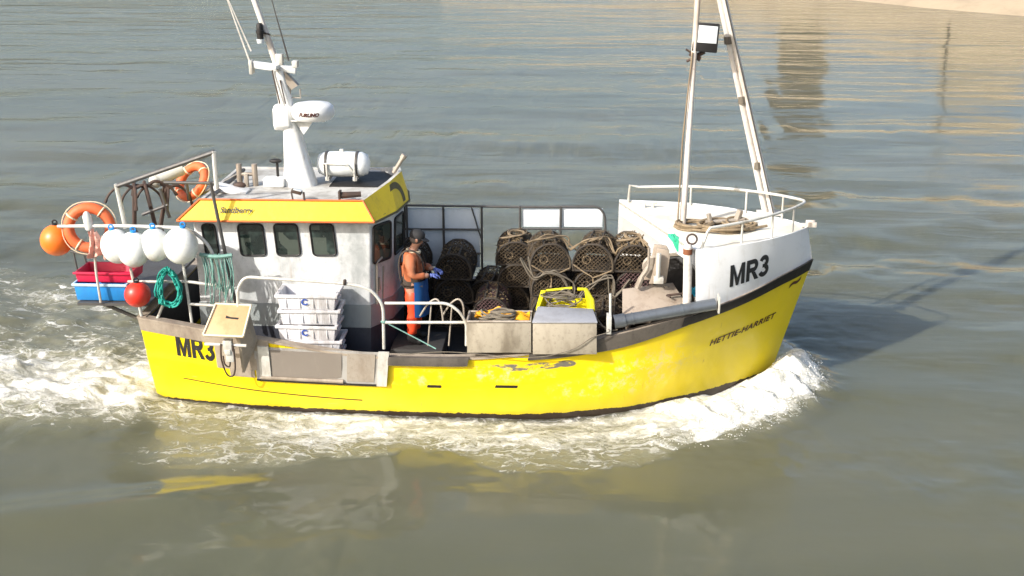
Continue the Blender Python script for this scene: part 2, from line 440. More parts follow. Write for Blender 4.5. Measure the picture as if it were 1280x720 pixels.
def hull_paint():
    m, t, p = M_new('yellow_hull_paint')
    c = coords(t); cs = coords(t, (1, 1, .3)); sep = t.nodes.new('ShaderNodeSeparateXYZ'); t.links.new(c, sep.inputs[0])
    X, Z = sep.outputs[0], sep.outputs[2]
    Y = (0.86, 0.66, 0.003)
    n1 = noise(t, cs, 1.6, 6, .6); n2 = noise(t, c, 7, 6, .75); n3 = noise(t, coords(t, (.5, 1, 1.6)), 9, 5, .8)
    col = mix(t, mth(t, 'MULTIPLY', ramp(t, n1, .45, .75), .35), Y, (0.74, 0.50, 0.01))
    def blob(x0, z0, rx, rz):
        a = mth(t, 'DIVIDE', mth(t, 'SUBTRACT', X, x0), rx); b = mth(t, 'DIVIDE', mth(t, 'SUBTRACT', Z, z0), rz)
        return mth(t, 'SUBTRACT', 1.0, mth(t, 'ADD', mth(t, 'MULTIPLY', a, a), mth(t, 'MULTIPLY', b, b)), True)
    # scoured pale gel coat at the shoulder, where pots come over the side
    for x0, z0, rx, rz, c2, lo in ((1.75, .62, .75, .38, (.70, .62, .38), .57), (2.2, .85, .8, .3, (.66, .55, .22), .58), (-.2, .70, .9, .16, (.74, .68, .4), .58),
                                   (.95, .42, .5, .2, (.72, .64, .34), .58), (-1.4, .62, .5, .2, (.76, .68, .3), .6)):
        f = mth(t, 'MULTIPLY', blob(x0, z0, rx, rz), ramp(t, n2, lo - .1, lo + .1)); col = mix(t, mth(t, 'MULTIPLY', f, .85, True), col, c2)
    for x0, z0, rx, rz, lo in ((.0, .80, .62, .06, .50), (.45, .83, .3, .06, .47), (.78, .86, .16, .06, .40), (-.45, .77, .2, .05, .5)):
        f = mth(t, 'MULTIPLY', ramp(t, blob(x0, z0, rx, rz), 0.05, .35), ramp(t, n3, lo - .02, lo + .05)); col = mix(t, f, col, (.16, .15, .12))
    # rusty runs
    run = ramp(t, noise(t, coords(t, (3.2, 3.2, .16)), 2.4, 5, .7), .64, .76)
    col = mix(t, mth(t, 'MULTIPLY', run, .6), col, (.34, .19, .04))
    scr = ramp(t, noise(t, coords(t, (.35, 1, 7)), 3.2, 5, .75), .66, .72)          # fender scrapes
    col = mix(t, mth(t, 'MULTIPLY', scr, .55), col, (.62, .55, .34))
    grime = mth(t, 'MULTIPLY', ramp(t, mth(t, 'ADD', Z, mth(t, 'MULTIPLY', n1, .5)), .75, .35), .38)   # weed line above the water
    col = mix(t, grime, col, (.42, .36, .05))
    stem_shade = mth(t, 'MULTIPLY', ramp(t, mth(t, 'ADD', X, mth(t, 'MULTIPLY', n1, 1.2)), 2.2, 4.2), .38)   # shade towards the stem, painted into the yellow
    col = mix(t, stem_shade, col, (.62, .50, .03))
    # antifouling below the boot line, with a ragged edge, higher towards the bow
    edge = mth(t, 'ADD', mth(t, 'MULTIPLY', n2, .10), mth(t, 'MULTIPLY', ramp(t, X, -.5, 3.2), .10))
    low = mth(t, 'LESS_THAN', Z, mth(t, 'SUBTRACT', edge, .03))
    col = mix(t, low, col, (.045, .03, .022))
    t.links.new(col, p.inputs['Base Color']); p.inputs['Roughness'].default_value = .34
    t.links.new(mth(t, 'ADD', mth(t, 'MULTIPLY', n2, .35), .2), p.inputs['Roughness'])
    b = nd(t, 'ShaderNodeBump'); b.inputs['Strength'].default_value = .28; b.inputs['Distance'].default_value = .06
    t.links.new(mth(t, 'ADD', noise(t, c, 1.9, 2), mth(t, 'MULTIPLY', n2, .12)), b.inputs['Height']); t.links.new(b.outputs[0], p.inputs['Normal'])
    return m


MT['boatyellow'] = hull_paint()


def text_faces(body, size, bold=0.0, shear=0.0, space=1.0, cuts=2):
    cu = bpy.data.curves.new('lettering', 'FONT'); cu.body = body; cu.size = size; cu.offset = bold; cu.shear = shear
    cu.space_character = space; cu.resolution_u = 3; cu.align_x = 'CENTER'; cu.align_y = 'CENTER'
    o = bpy.data.objects.new('lettering', cu); COL.objects.link(o)
    dg = bpy.context.evaluated_depsgraph_get(); dg.update()
    me = bpy.data.meshes.new_from_object(o.evaluated_get(dg))
    bm = bmesh.new(); bm.from_mesh(me); bmesh.ops.triangulate(bm, faces=bm.faces)
    for _ in range(cuts):
        e = [e for e in bm.edges if e.calc_length() > size * .22]
        if e: bmesh.ops.subdivide_edges(bm, edges=e, cuts=1)
        bmesh.ops.triangulate(bm, faces=bm.faces)
    vs = [tuple(v.co) for v in bm.verts]; fs = [tuple(v.index for v in f.verts) for f in bm.faces]
    bm.verts.index_update(); bm.free()
    bpy.data.objects.remove(o); bpy.data.curves.remove(cu); bpy.data.meshes.remove(me)
    return vs, fs


def lettering(name, body, size, fn, mat, parent, **kw):
    vs, fs = text_faces(body, size, **kw)
    return MB().add([fn(x, y) for x, y, _ in vs], fs).build(name, mat, parent)


# ------------------------------------------------------------------ the setting: water with the wake, shore behind
def vnoise(x, y, seed=0):
    xi = np.floor(x).astype(np.int64); yi = np.floor(y).astype(np.int64); fx = x - xi; fy = y - yi
    fx = fx * fx * fx * (fx * (fx * 6 - 15) + 10); fy = fy * fy * fy * (fy * (fy * 6 - 15) + 10)
    def h(a, b):
        n = (a * 374761393 + b * 668265263 + seed * 1442695041) & 0xffffffff
        n = ((n ^ (n >> 13)) * 1274126177) & 0xffffffff
        return ((n ^ (n >> 16)) & 0xffff) / 65535.0
    return (h(xi, yi) * (1 - fx) + h(xi + 1, yi) * fx) * (1 - fy) + (h(xi, yi + 1) * (1 - fx) + h(xi + 1, yi + 1) * fx) * fy


def fbm(x, y, o=4, seed=0, ridged=False):
    s = 0; a = .5; tot = 0
    for i in range(o):
        n = vnoise(x, y, seed + i)
        if ridged: n = 1 - np.abs(2 * n - 1)
        s = s + a * n; tot += a; a *= .5; x = x * 2.03 + 7.1; y = y * 2.03 + 3.7
    return s / tot


def axis(lo, hi, step, far_lo, far_hi, g):
    mid = list(np.arange(lo, hi, step)); s = step; x = hi; up = []
    while x < far_hi: up.append(x); s *= g; x += s
    up.append(far_hi); s = step; x = lo - s; dn = []
    while x > far_lo: dn.append(x); s *= g; x -= s
    dn.append(far_lo)
    return np.array(dn[::-1] + mid + up)


def sst(x, a, b):
    t = np.clip((x - a) / (b - a), 0, 1); return t * t * (3 - 2 * t)


BOW = [(4.40, .02, .27, .50), (4.28, -.42, .31, .52), (4.02, -.85, .34, .46), (3.7, -1.2, .38, .38), (3.3, -1.55, .40, .29), (2.85, -1.85, .42, .22), (2.35, -2.1, .45, .12),
       (4.30, .55, .30, .46), (4.05, .95, .32, .40), (3.7, 1.3, .36, .3), (3.3, 1.65, .38, .2), (2.85, 1.95, .4, .14)]
EDGE = curve([(-5.6, 2.0), (-5.0, 2.6), (-4.45, 3.3), (-3.2, 3.6), (-2.0, 3.2), (-.9, 3.1), (-.33, 3.45), (.6, 3.65), (1.58, 3.45), (2.35, 2.98), (2.94, 2.5), (3.7, 1.85), (4.2, 1.2), (4.5, .5), (4.75, .1)])


def wake(x, y):
    """height and foam cover of the water round the moving boat"""
    ay = np.abs(y)
    bw = BW(x)
    near = (x > -5.4) & (x < 4.0)
    d = np.where(near, ay - bw, np.hypot(np.maximum(x - 4.0, 0), ay))
    d = np.where(x < -5.4, np.hypot(x + 5.4, np.maximum(ay - BW(-5.4), 0)), d)
    mass = np.zeros_like(x)
    for bx, by, s, hgt in BOW: mass = np.maximum(mass, hgt * np.exp(-((x - bx)**2 + (y - by)**2) / (2 * s * s)))
    n1 = fbm(x * 1.6, y * 1.6, 4, 3); n2 = fbm(x * 3.6, y * 6.0, 4, 21); n3 = fbm(x * 1.1 + 1.5 * n1, y * 3.2, 4, 40)
    e = EDGE(x) + (n1 - .5) * .55 + (n2 - .5) * .25
    inside = sst(e - ay, -.04, .16) * (x < 4.8) * (x > -6)
    frac = np.clip(d / np.maximum(e - bw, .2), 0, 1)
    dens = curve([(-5.6, .62), (-4.2, .46), (-3.2, .68), (-2, .74), (-1, .66), (.5, .62), (1.6, .66), (2.5, .84), (3.2, 1.0), (5, 1.0)])(x)
    cover = inside * dens * (1 - .55 * sst(frac, .35, 1.0) * (1 - sst(x, 2.0, 3.2)))
    cover = cover * (1 - .35 * sst(.14 - d, 0, .14) * (x < 3.2))
    cover = np.maximum(cover, np.clip(mass * 3.4, 0, 1.0))
    # churned water behind the transom, spreading aft
    aft = -5.35 - x
    half = 1.9 + .46 * np.maximum(aft, 0)
    cy = -.35 + .30 * np.maximum(aft, 0)
    st = sst(half - np.abs(y - cy), -.2, 1.1) * sst(aft, -.25, .3)
    core = np.exp(-np.abs((y + 1.0 - .05 * aft) / (1.35 + .12 * np.maximum(aft, 0)))**3) * sst(aft, -.3, .3)
    sterncov = np.maximum(st * (.34 + .45 * (n3 - .40) - .010 * aft), core * (.82 + .4 * (n3 - .5) - .02 * aft))
    cover = np.maximum(cover, sterncov)
    # scattered lace on the near side of the quarter
    lace = np.exp(-((x + 3.9) / 1.3)**2) * np.exp(-((y + 3.1) / .65)**2)
    cover = np.maximum(cover, lace * .42)
    h = mass * (0.72 + .42 * (n2 - .40)) + np.minimum(mass, .3) * .34 * (fbm(x * 11, y * 11, 4, 60) - .5)
    h = h + cover * (.10 * (n1 - .5) + .075 * (n2 - .5)) * 1.4
    h = h + sterncov * (.26 * (n1 - .45) + .08 * (n2 - .5)) + .10 * core
    h = h - .06 * np.exp(-(d / .9)**2) * (1 - sst(x, .5, 3)) * sst(x, -5.2, -3)
    # diverging waves
    def ridge(x0, y0, x1, y1, amp, wid, wob=0.0):
        dx, dy = x1 - x0, y1 - y0; L = math.hypot(dx, dy); t = ((x - x0) * dx + (y - y0) * dy) / L; q = ((x - x0) * dy - (y - y0) * dx) / L + wob * np.sin(t * 1.3)
        env = sst(t, -.8, .8) * sst(L - t, -.8, 1.2)
        return amp * env * np.exp(-(q / wid)**2)
    h = h + ridge(-7.5, -5.75, -2.9, -4.05, .17, .55, .06) - ridge(-7.6, -5.2, -2.4, -3.5, .05, .5)
    h = h + ridge(-9, 1.2, -14, 6.5, .12, .6) + ridge(-10, 2.8, -16, 11, .10, .5, .3)
    h = h + ridge(2.5, -4.6, -3, -5.3, .05, .8)
    far = np.hypot(x, y)
    amp = 1 - sst(far, 20, 60)
    for lam, ang, a, ph in ((2.9, 1.45, .020, .3), (4.6, 1.72, .024, 1.2), (1.7, 1.3, .010, 2.2), (7.5, 1.6, .03, 4.0), (2.2, 1.95, .010, 5.0)):
        k = 2 * math.pi / lam; calm = .35 + .65 * sst(y, -3.5, 4)
        h = h + amp * a * calm * np.sin(k * (x * math.cos(ang) + y * math.sin(ang)) + ph + 3 * n1)
    return h, np.clip(cover, 0, 1)


def build_water():
    gx = axis(-9.5, 5.6, .045, -900, 900, 1.055); gy = axis(-4.8, 3.0, .045, -60, 1500, 1.05)
    X, Y = np.meshgrid(gx, gy); h, c = wake(X, Y)
    fade = 1 - sst(np.hypot(X, Y), 40, 90); h = h * fade; c = c * fade
    n, mrow = len(gx), len(gy)
    co = np.stack([X, Y, h], -1).reshape(-1, 3).astype(np.float32)
    idx = np.arange(n * mrow).reshape(mrow, n)
    q = np.stack([idx[:-1, :-1], idx[:-1, 1:], idx[1:, 1:], idx[1:, :-1]], -1).reshape(-1, 4)
    # open the sheet where the hull floats in it
    cx = (X[:-1, :-1] + X[1:, 1:]).reshape(-1) / 2; cyy = (Y[:-1, :-1] + Y[1:, 1:]).reshape(-1) / 2
    inh = (cx > -5.3) & (cx < 3.8) & (np.abs(cyy) < BW(cx) - .16)
    q = q[~inh]
    me = bpy.data.meshes.new('water'); me.vertices.add(len(co)); me.vertices.foreach_set('co', co.reshape(-1))
    me.loops.add(q.size); me.loops.foreach_set('vertex_index', q.reshape(-1).astype(np.int32))
    me.polygons.add(len(q)); me.polygons.foreach_set('loop_start', np.arange(0, q.size, 4, dtype=np.int32)); me.polygons.foreach_set('loop_total', np.full(len(q), 4, dtype=np.int32))
    me.polygons.foreach_set('use_smooth', np.ones(len(q), dtype=bool))
    me.update(calc_edges=True); me.validate()
    a = me.attributes.new('foam', 'FLOAT', 'POINT'); a.data.foreach_set('value', c.reshape(-1).astype(np.float32))
    o = bpy.data.objects.new('water', me); COL.objects.link(o); tag(o, kind='structure')
    m, t, p = M_new('harbour_water')
    at_ = nd(t, 'ShaderNodeAttribute'); at_.attribute_name = 'foam'; F = at_.outputs['Fac']
    c0 = coords(t)
    silt = noise(t, coords(t, (.5, 1, 1)), .22, 3, .5, .6)
    body = mix(t, ramp(t, silt, .35, .68), (.098, .101, .066), (.117, .117, .080))
    aer = mix(t, mth(t, 'MULTIPLY', ramp(t, F, .05, .6), .75), body, (.26, .255, .18))
    w = noise(t, c0, 3.0, 4, .65)
    wn = t.nodes.new('ShaderNodeVectorMath'); wn.operation = 'MULTIPLY_ADD'
    nz = nd(t, 'ShaderNodeTexNoise'); nz.inputs['Scale'].default_value = 2.3; nz.inputs['Detail'].default_value = 4; t.links.new(c0, nz.inputs['Vector'])
    t.links.new(nz.outputs['Color'], wn.inputs[0]); wn.inputs[1].default_value = (.6, .5, .2); t.links.new(coords(t, (.55, 1, 1)), wn.inputs[2])
    def cells(scale, hi):
        v = nd(t, 'ShaderNodeTexVoronoi', feature='DISTANCE_TO_EDGE'); v.inputs['Scale'].default_value = scale; t.links.new(wn.outputs[0], v.inputs['Vector'])
        return mth(t, 'SUBTRACT', 1.0, ramp(t, v.outputs['Distance'], 0.0, hi))
    lace = mth(t, 'MAXIMUM', cells(2.6, .11), mth(t, 'MULTIPLY', cells(6.5, .14), .8))
    brk = noise(t, wn.outputs[0], 4.2, 7, .74); fine = noise(t, coords(t, (.55, 1, 1)), 13, 4, .7)
    sparse = mth(t, 'SUBTRACT', 1.0, ramp(t, F, .35, .8))
    tot = mth(t, 'ADD', mth(t, 'MULTIPLY', F, 1.22), mth(t, 'ADD', mth(t, 'MULTIPLY', mth(t, 'SUBTRACT', brk, .5), 1.35), mth(t, 'ADD', mth(t, 'MULTIPLY', mth(t, 'SUBTRACT', fine, .5), .45), mth(t, 'MULTIPLY', mth(t, 'MULTIPLY', mth(t, 'SUBTRACT', lace, .55), .40), sparse))))
    mask = mth(t, 'MULTIPLY', ramp(t, tot, .44, .98), ramp(t, F, .05, .2))
    vf = nd(t, 'ShaderNodeTexVoronoi', feature='F1'); vf.inputs['Scale'].default_value = 7.0; vf.inputs['Randomness'].default_value = 1.0; t.links.new(wn.outputs[0], vf.inputs['Vector'])
    fl_ = mth(t, 'MULTIPLY', mth(t, 'SUBTRACT', 1.0, ramp(t, vf.outputs['Distance'], .12, .34)), mth(t, 'MULTIPLY', ramp(t, F, .14, .30), ramp(t, mth(t, 'ADD', brk, mth(t, 'MULTIPLY', F, .25)), .52, .64)))
    mask = mth(t, 'MAXIMUM', mask, mth(t, 'MULTIPLY', fl_, .85))
    # ripples: long low crests, and fine wind chop
    warp = coords(t, (.20, 1.0, 1.0)); warp2 = coords(t, (.28, 1.0, 1.0))
    r1 = noise(t, warp, 1.0, 3, .5, .5); r2 = noise(t, warp2, 3.0, 3, .55, .3); r3 = noise(t, coords(t, (.22, .8, 1)), .34, 2, .5, .5)
    sep = t.nodes.new('ShaderNodeSeparateXYZ'); t.links.new(c0, sep.inputs[0])
    wind = ramp(t, sep.outputs[1], -4.0, 9.0)
    gust = ramp(t, noise(t, coords(t, (.06, .12, 1)), 1.0, 3), .35, .65)
    hgt = mth(t, 'ADD', mth(t, 'MULTIPLY', r1, .050), mth(t, 'ADD', mth(t, 'MULTIPLY', r2, .010), mth(t, 'MULTIPLY', r3, .10)))
    hgt = mth(t, 'MULTIPLY', hgt, mth(t, 'ADD', .30, mth(t, 'MULTIPLY', wind, mth(t, 'ADD', .45, mth(t, 'MULTIPLY', gust, .5)))))
    turb = mth(t, 'MULTIPLY', mth(t, 'MULTIPLY', noise(t, c0, 9, 4, .65), ramp(t, F, .02, .5)), .03)
    hgt = mth(t, 'ADD', hgt, mth(t, 'ADD', turb, mth(t, 'MULTIPLY', mask, mth(t, 'ADD', .01, mth(t, 'MULTIPLY', brk, .05)))))
    b = nd(t, 'ShaderNodeBump'); b.inputs['Strength'].default_value = 1.0; b.inputs['Distance'].default_value = 1.0
    t.links.new(hgt, b.inputs['Height']); t.links.new(b.outputs[0], p.inputs['Normal'])
    fo = mix(t, ramp(t, brk, .35, .65), (.58, .57, .49), (.82, .82, .79))
    t.links.new(mix(t, mask, aer, fo), p.inputs['Base Color'])
    rg = nd(t, 'ShaderNodeMapRange'); t.links.new(mask, rg.inputs[0]); rg.inputs[3].default_value = .105; rg.inputs[4].default_value = .75
    t.links.new(rg.outputs[0], p.inputs['Roughness']); p.inputs['IOR'].default_value = 1.33
    t.links.new(mth(t, 'SUBTRACT', 1.0, mask), p.inputs['Subsurface Weight']); p.inputs['Subsurface Radius'].default_value = (.8, .8, .6); p.inputs['Subsurface Scale'].default_value = 1.2
    me.materials.append(m)
    return o


build_water()

FOAM = weathered('spray_foam', (.82, .82, .80), (.7, .7, .68), .8, amount=.3, bump=0)


def build_spray():
    """loose flecks thrown off the bow wave"""
    mb = MB(); r_ = random.Random(5)
    for _ in range(1300):
        bx, by, s, hgt = r_.choice(BOW[:7]); a = r_.uniform(-2.6, .6); d_ = s * r_.uniform(.7, 1.6)
        x = bx + d_ * math.cos(a); y = by + d_ * math.sin(a)
        hh = float(wake(np.array([x]), np.array([y]))[0][0])
        z = hh + abs(r_.gauss(0, .05)) * (hgt / .5) + .004
        q = r_.uniform(.003, .009)
        M = Matrix.Rotation(r_.uniform(0, 6), 3, 'Z') @ Matrix.Rotation(r_.uniform(0, 6), 3, 'X')
        p = [M @ V(k) * q for k in ((1.5, 0, 0), (-1.3, 0, 0), (0, .9, 0), (0, -1, 0), (0, 0, .8), (0, 0, -.9))]
        mb.add([k + V((x, y, z)) for k in p], [(0, 2, 4), (2, 1, 4), (1, 3, 4), (3, 0, 4), (2, 0, 5), (1, 2, 5), (3, 1, 5), (0, 3, 5)])
    o = mb.build('spray', FOAM); tag(o, 'white flecks of spray thrown up around the yellow bow', 'spray', kind='stuff')


build_spray()


def build_shore():
    sand = weathered('sand', (.40, .32, .22), (.29, .23, .16), .9, amount=.6, scale=.5, bump=.3, streak=1)
    front = [(120, -5), (60, 26), (40, 42.5), (26.9, 54.2), (22.5, 58.6), (18.7, 63.9), (9, 82), (0, 108), (-30, 170), (-140, 300)]
    mb = MB(); rows = []
    for i, (x, y) in enumerate(front):
        a = V(front[max(i - 1, 0)]); b = V(front[min(i + 1, len(front) - 1)]); t_ = (b - a).normalized(); n_ = V((-t_.y, t_.x)) * -1
        row = []
        for dd, z in ((-3, -.5), (0, .02), (.6, .22), (4, .8), (9, 1.7), (30, 2.2), (400, 3)): row.append((x + n_.x * dd, y + n_.y * dd, z))
        rows.append(row)
    k = 7
    mb.add([q for r_ in rows for q in r_], [(i * k + j, (i + 1) * k + j, (i + 1) * k + j + 1, i * k + j + 1) for i in range(len(rows) - 1) for j in range(k - 1)])
    o = mb.build('shore', sand); tag(o, kind='structure')
    stone = weathered('quay_stone', (.33, .28, .20), (.22, .18, .13), .85, amount=.7, scale=.6)
    brown = weathered('dark_brick', (.045, .032, .024), (.03, .022, .018), .8, amount=.6, scale=1)
    # sandstone sea wall at the back of the beach, with a coping
    path = [(118, 8), (66, 37), (46, 53), (33, 63.5), (26, 72.5), (16, 89), (7, 114), (-20, 172)]
    w = empty('sea_wall', (33, 63.5, 1.5)); tag(w, 'tan sandstone sea wall behind the beach, mirrored in the water', 'wall')
    mb = MB(); cp = MB()
    for (x0, y0), (x1, y1) in zip(path[:-1], path[1:]):
        d_ = V((x1 - x0, y1 - y0, 0)).normalized(); n_ = V((-d_.y, d_.x, 0)) * -.6
        A, B = V((x0, y0, 1)), V((x1, y1, 1)); hgt = V((0, 0, 4.6))
        mb.hexa([A, B, B + n_, A + n_, A + hgt, B + hgt, B + hgt + n_, A + hgt + n_])
        q = n_ * .15; e_ = V((0, 0, .25))
        cp.hexa([A + hgt - q, B + hgt - q, B + hgt + n_ + q, A + hgt + n_ + q, A + hgt - q + e_, B + hgt - q + e_, B + hgt + n_ + q + e_, A + hgt + n_ + q + e_])
    mb.build('masonry', stone, w); cp.build('coping', stone, w)
    def hut(name, px, dist, wid, hgt, mat, label):
        r_ = at(px, 0, z=0) - CAM; r_.z = 0; r_.normalize(); c = V((CAM.x, CAM.y, 0)) + r_ * dist
        b = empty(name, (c.x, c.y, 1.8)); tag(b, label, 'building')
        M = Matrix.Rotation(math.atan2(r_.y, r_.x) - math.pi / 2, 3, 'Z')
        MB().box((c.x, c.y, 1.6 + hgt / 2), (wid, wid * .8, hgt), M).build('wall', mat, b)
        rf = [V((-wid * .55, -wid * .45, 0)), V((wid * .55, -wid * .45, 0)), V((wid * .55, wid * .45, 0)), V((-wid * .55, wid * .45, 0))]
        tp = [V((-wid * .3, 0, wid * .3)), V((wid * .3, 0, wid * .3))]
        q = [M @ k_ + V((c.x, c.y, 1.6 + hgt)) for k_ in rf + tp]
        MB().add(q, [(0, 1, 5, 4), (1, 2, 5), (2, 3, 4, 5), (3, 0, 4), (3, 2, 1, 0)]).build('roof', mat, b)
        for k_ in (-.25, .25):
            g = M @ V((k_ * wid, -wid * .4 - .02, hgt * .62))
            MB().box((c.x + g.x, c.y + g.y, 1.6 + g.z), (wid * .2, .06, wid * .28), M).build('window', MT['glass'], b)
    hut('harbour_tower', 1008, 124, 4.6, 16.0, brown, 'dark brick harbour tower whose reflection ripples beside the gantry')
    hut('harbour_tower', 1236, 108, 6.5, 8.8, stone, 'squat sandstone building behind the sea wall at the far right')
    p = at(1190, 0, z=0) - CAM; p.z = 0; p.normalize(); c = V((CAM.x, CAM.y, 0)) + p * 80
    o = MB().tube([(c.x, c.y, 1), (c.x, c.y, 10.5)], [.10, .06], 10).tube([(c.x - .7, c.y, 10.4), (c.x + .7, c.y, 10.4)], .06, 8).build('lamp_post', brown)
    tag(o, 'dark lamp post standing behind the beach, seen as a thin reflection', 'lamp post')


build_shore()

# ------------------------------------------------------------------ the boat
boat = empty('fishing_boat', (0, 0, 0), 'yellow hulled potting boat with white bow and wheelhouse, under way through the harbour', 'boat')
US = list(np.linspace(0, 1, 90)); VS = [-.7, -.3, 0, .1, .2, .3, .4, .5, .545, .60, .68, .76, .84, .92, 1.0]
hm = MB(); nV = len(VS)
for side in (-1, 1):
    k = hull_skin(US, VS, side); hm.add(k.v, k.f)
tr = [hull_pt(0, v, -1) for v in VS]; tl = [hull_pt(0, v, 1) for v in VS]
hm.add(tr + tl, [(j, j + 1, nV + j + 1, nV + j) for j in range(nV - 1)])
hull = hm.build('hull', MT['boatyellow'], boat, angle=50)
# inside of the bulwarks, cap rail, deck
lm = MB()
for side in (-1, 1):
    us = list(np.linspace(.012, .90, 60)); rows = []; nl = 6
    for u in us:
        v0 = .42 / float(ZS(-5.55 + u * 10.07))
        for j in range(nl):
            q = hull_pt(u, v0 + (1 - v0) * j / (nl - 1), side, -.09); q.y = side * max(.02, abs(q.y)); rows.append(q)
    lm.add(rows, [(nl * i + j, nl * (i + 1) + j, nl * (i + 1) + j + 1, nl * i + j + 1) for i in range(len(us) - 1) for j in range(nl - 1)])
a, b = hull_pt(.012, 1, -1, -.09), hull_pt(.012, 1, 1, -.09)
lm.add([a, b, (b.x, b.y, .42), (a.x, a.y, .42)], [(0, 1, 2, 3)])
lm.build('bulwark_lining', MT['lining'], boat)
dk = MB(); us = list(np.linspace(.01, .90, 40)); vd = lambda u: .425 / float(ZS(-5.55 + u * 10.07))
dk.add([q for u in us for q in ((hull_pt(u, vd(u), -1, -.05).x, -abs(hull_pt(u, vd(u), -1, -.05).y), .425), (hull_pt(u, vd(u), 1, -.05).x, abs(hull_pt(u, vd(u), 1, -.05).y), .425))],
       [(2 * i, 2 * i + 2, 2 * i + 3, 2 * i + 1) for i in range(len(us) - 1)])
dk.build('deck', MT['deck'], boat)
cap = MB()
for side in (-1, 1):
    us = list(np.linspace(0, .965, 70)); rows = []
    for u in us:
        o_, i_ = hull_pt(u, 1, side, .03), hull_pt(u, 1, side, -.12); up_ = V((0, 0, .035))
        rows += [o_ + V((0, 0, .003)), i_ + V((0, 0, .003)), i_ + up_, o_ + up_]
    cap.add(rows, [(4 * i + j, 4 * i + 4 + j, 4 * i + 4 + (j + 1) % 4, 4 * i + (j + 1) % 4) for i in range(len(us) - 1) for j in range(4)] + [(0, 1, 2, 3), tuple(4 * (len(us) - 1) + j for j in (3, 2, 1, 0))])
o_, i_ = hull_pt(0, 1, -1), hull_pt(0, 1, 1)
cap.hexa([o_ + V((-.02, 0, .004)), o_ + V((.12, 0, .004)), i_ + V((.12, 0, .004)), i_ + V((-.02, 0, .004)), o_ + V((-.02, 0, .032)), o_ + V((.12, 0, .032)), i_ + V((.12, 0, .032)), i_ + V((-.02, 0, .032))])
cap.build('cap_rail', MT['guardlight'], boat)
# guards along the top of the side
for sd in (-1, 1): slab_on_hull(MB(), 0, u_at(-3.55), lambda u: .865 - .15 * u, 1.0, .02, sd).build('quarter_guard', MT['guardlight'], boat)
slab_on_hull(MB(), u_at(-1.78), u_at(-.62), .90, 1.05, .06).build('side_guard', MT['guard'], boat)
slab_on_hull(MB(), u_at(.25), u_at(2.55), lambda u: .915 - .07 * math.sin(math.pi * min(1, max(0, (u - u_at(.25)) / .2285))), 1.03, .03).build('shoulder_guard', MT['guard'], boat)
rs = MB()
for s in (-1, 1): slab_on_hull(rs, u_at(2.45), .999, lambda u: .915 + .015 * u, 1.02, .055, s, 40)
rs.build('rubbing_strake', MT['black'], hull)
# grey hauling gate let into the side
def on_side(x0, x1, z0, z1, out, inner=0.005):
    um = lambda x: u_at(x)
    mb = MB(); return slab_on_hull(mb, um(x0), um(x1), lambda u: z0 / float(ZS(-5.55 + u * 10.07)), lambda u: z1 / float(ZS(-5.55 + u * 10.07)), out, -1, 8, inner)
XG = [at(px, 455, y=-1.8).x for px in (250, 316, 322, 336, 428, 435, 470, 474, 487)]
gate = on_side(XG[1], XG[8], .47, 1.0, .02).build('hauling_gate', MT['alu'], boat)
on_side(XG[3], XG[4], .55, .96, .03, .021).build('gate_board', weathered('gate_board', (.19, .165, .14), (.27, .24, .20), .6, amount=.7, scale=2), gate)
on_side(XG[5], XG[6], .52, .97, .035, .021).build('gate_plate', MT['steel'], gate)
on_side(XG[2], XG[3], .50, 1.02, .05, .021).build('gate_post', MT['rail'], gate); on_side(XG[7], XG[8], .47, 1.02, .055, .021).build('gate_post', MT['rail'], gate)
on_side(XG[2], XG[4] + .03, .495, .545, .055, .021).build('gate_sill', MT['guardlight'], gate)
on_side(XG[1], XG[7], .455, .487, .034, .021).build('gate_gap', MT['black'], gate)
# scuppers and the pinstripe at the quarter
for px0, px1 in ((540, 558), (628, 657)):
    a, b = at(px0, 482, y=-1.8), at(px1, 482, y=-1.8)
    on_side(a.x, b.x, a.z - .025, a.z + .018, .006, -.02).build('scupper', MT['black'], hull)
a, b = at(222, 473, y=-1.52), at(458, 500, y=-1.75)
mb = MB(); rows = []
for i in range(30):
    t_ = i / 29; x = a.x + (b.x - a.x) * t_; z = a.z + (b.z - a.z) * t_ - .03 * math.sin(math.pi * t_)
    for dz in (-.008, .008): rows.append(hull_pt(u_at(x), (z + dz) / float(ZS(x)), -1, .006))
mb.add(rows, [(2 * i, 2 * i + 2, 2 * i + 3, 2 * i + 1) for i in range(29)]).build('pinstripe', MT['maroon'], hull)


def hull_text(name, body, size, x0, z0, slope, out, mat, parent, **kw):
    fn = hull_fn(x0, z0, slope, out)
    return lettering(name, body, size, fn, mat, parent, **kw)


def ribbon(pts, th):
    pts = [V((*p_, 0)) for p_ in pts]; L = []; N = len(pts)
    for i in range(N):
        t_ = (pts[min(i + 1, N - 1)] - pts[max(i - 1, 0)]).normalized(); n_ = V((-t_.y, t_.x, 0)) * th / 2; L += [pts[i] + n_, pts[i] - n_]
    return L, [(2 * i, 2 * i + 2, 2 * i + 3, 2 * i + 1) for i in range(N - 1)]


def arc2(cx, cy, rx, ry, a0, a1, n=10): return [(cx + rx * math.cos(R(a0 + (a1 - a0) * i / n)), cy + ry * math.sin(R(a0 + (a1 - a0) * i / n))) for i in range(n + 1)]


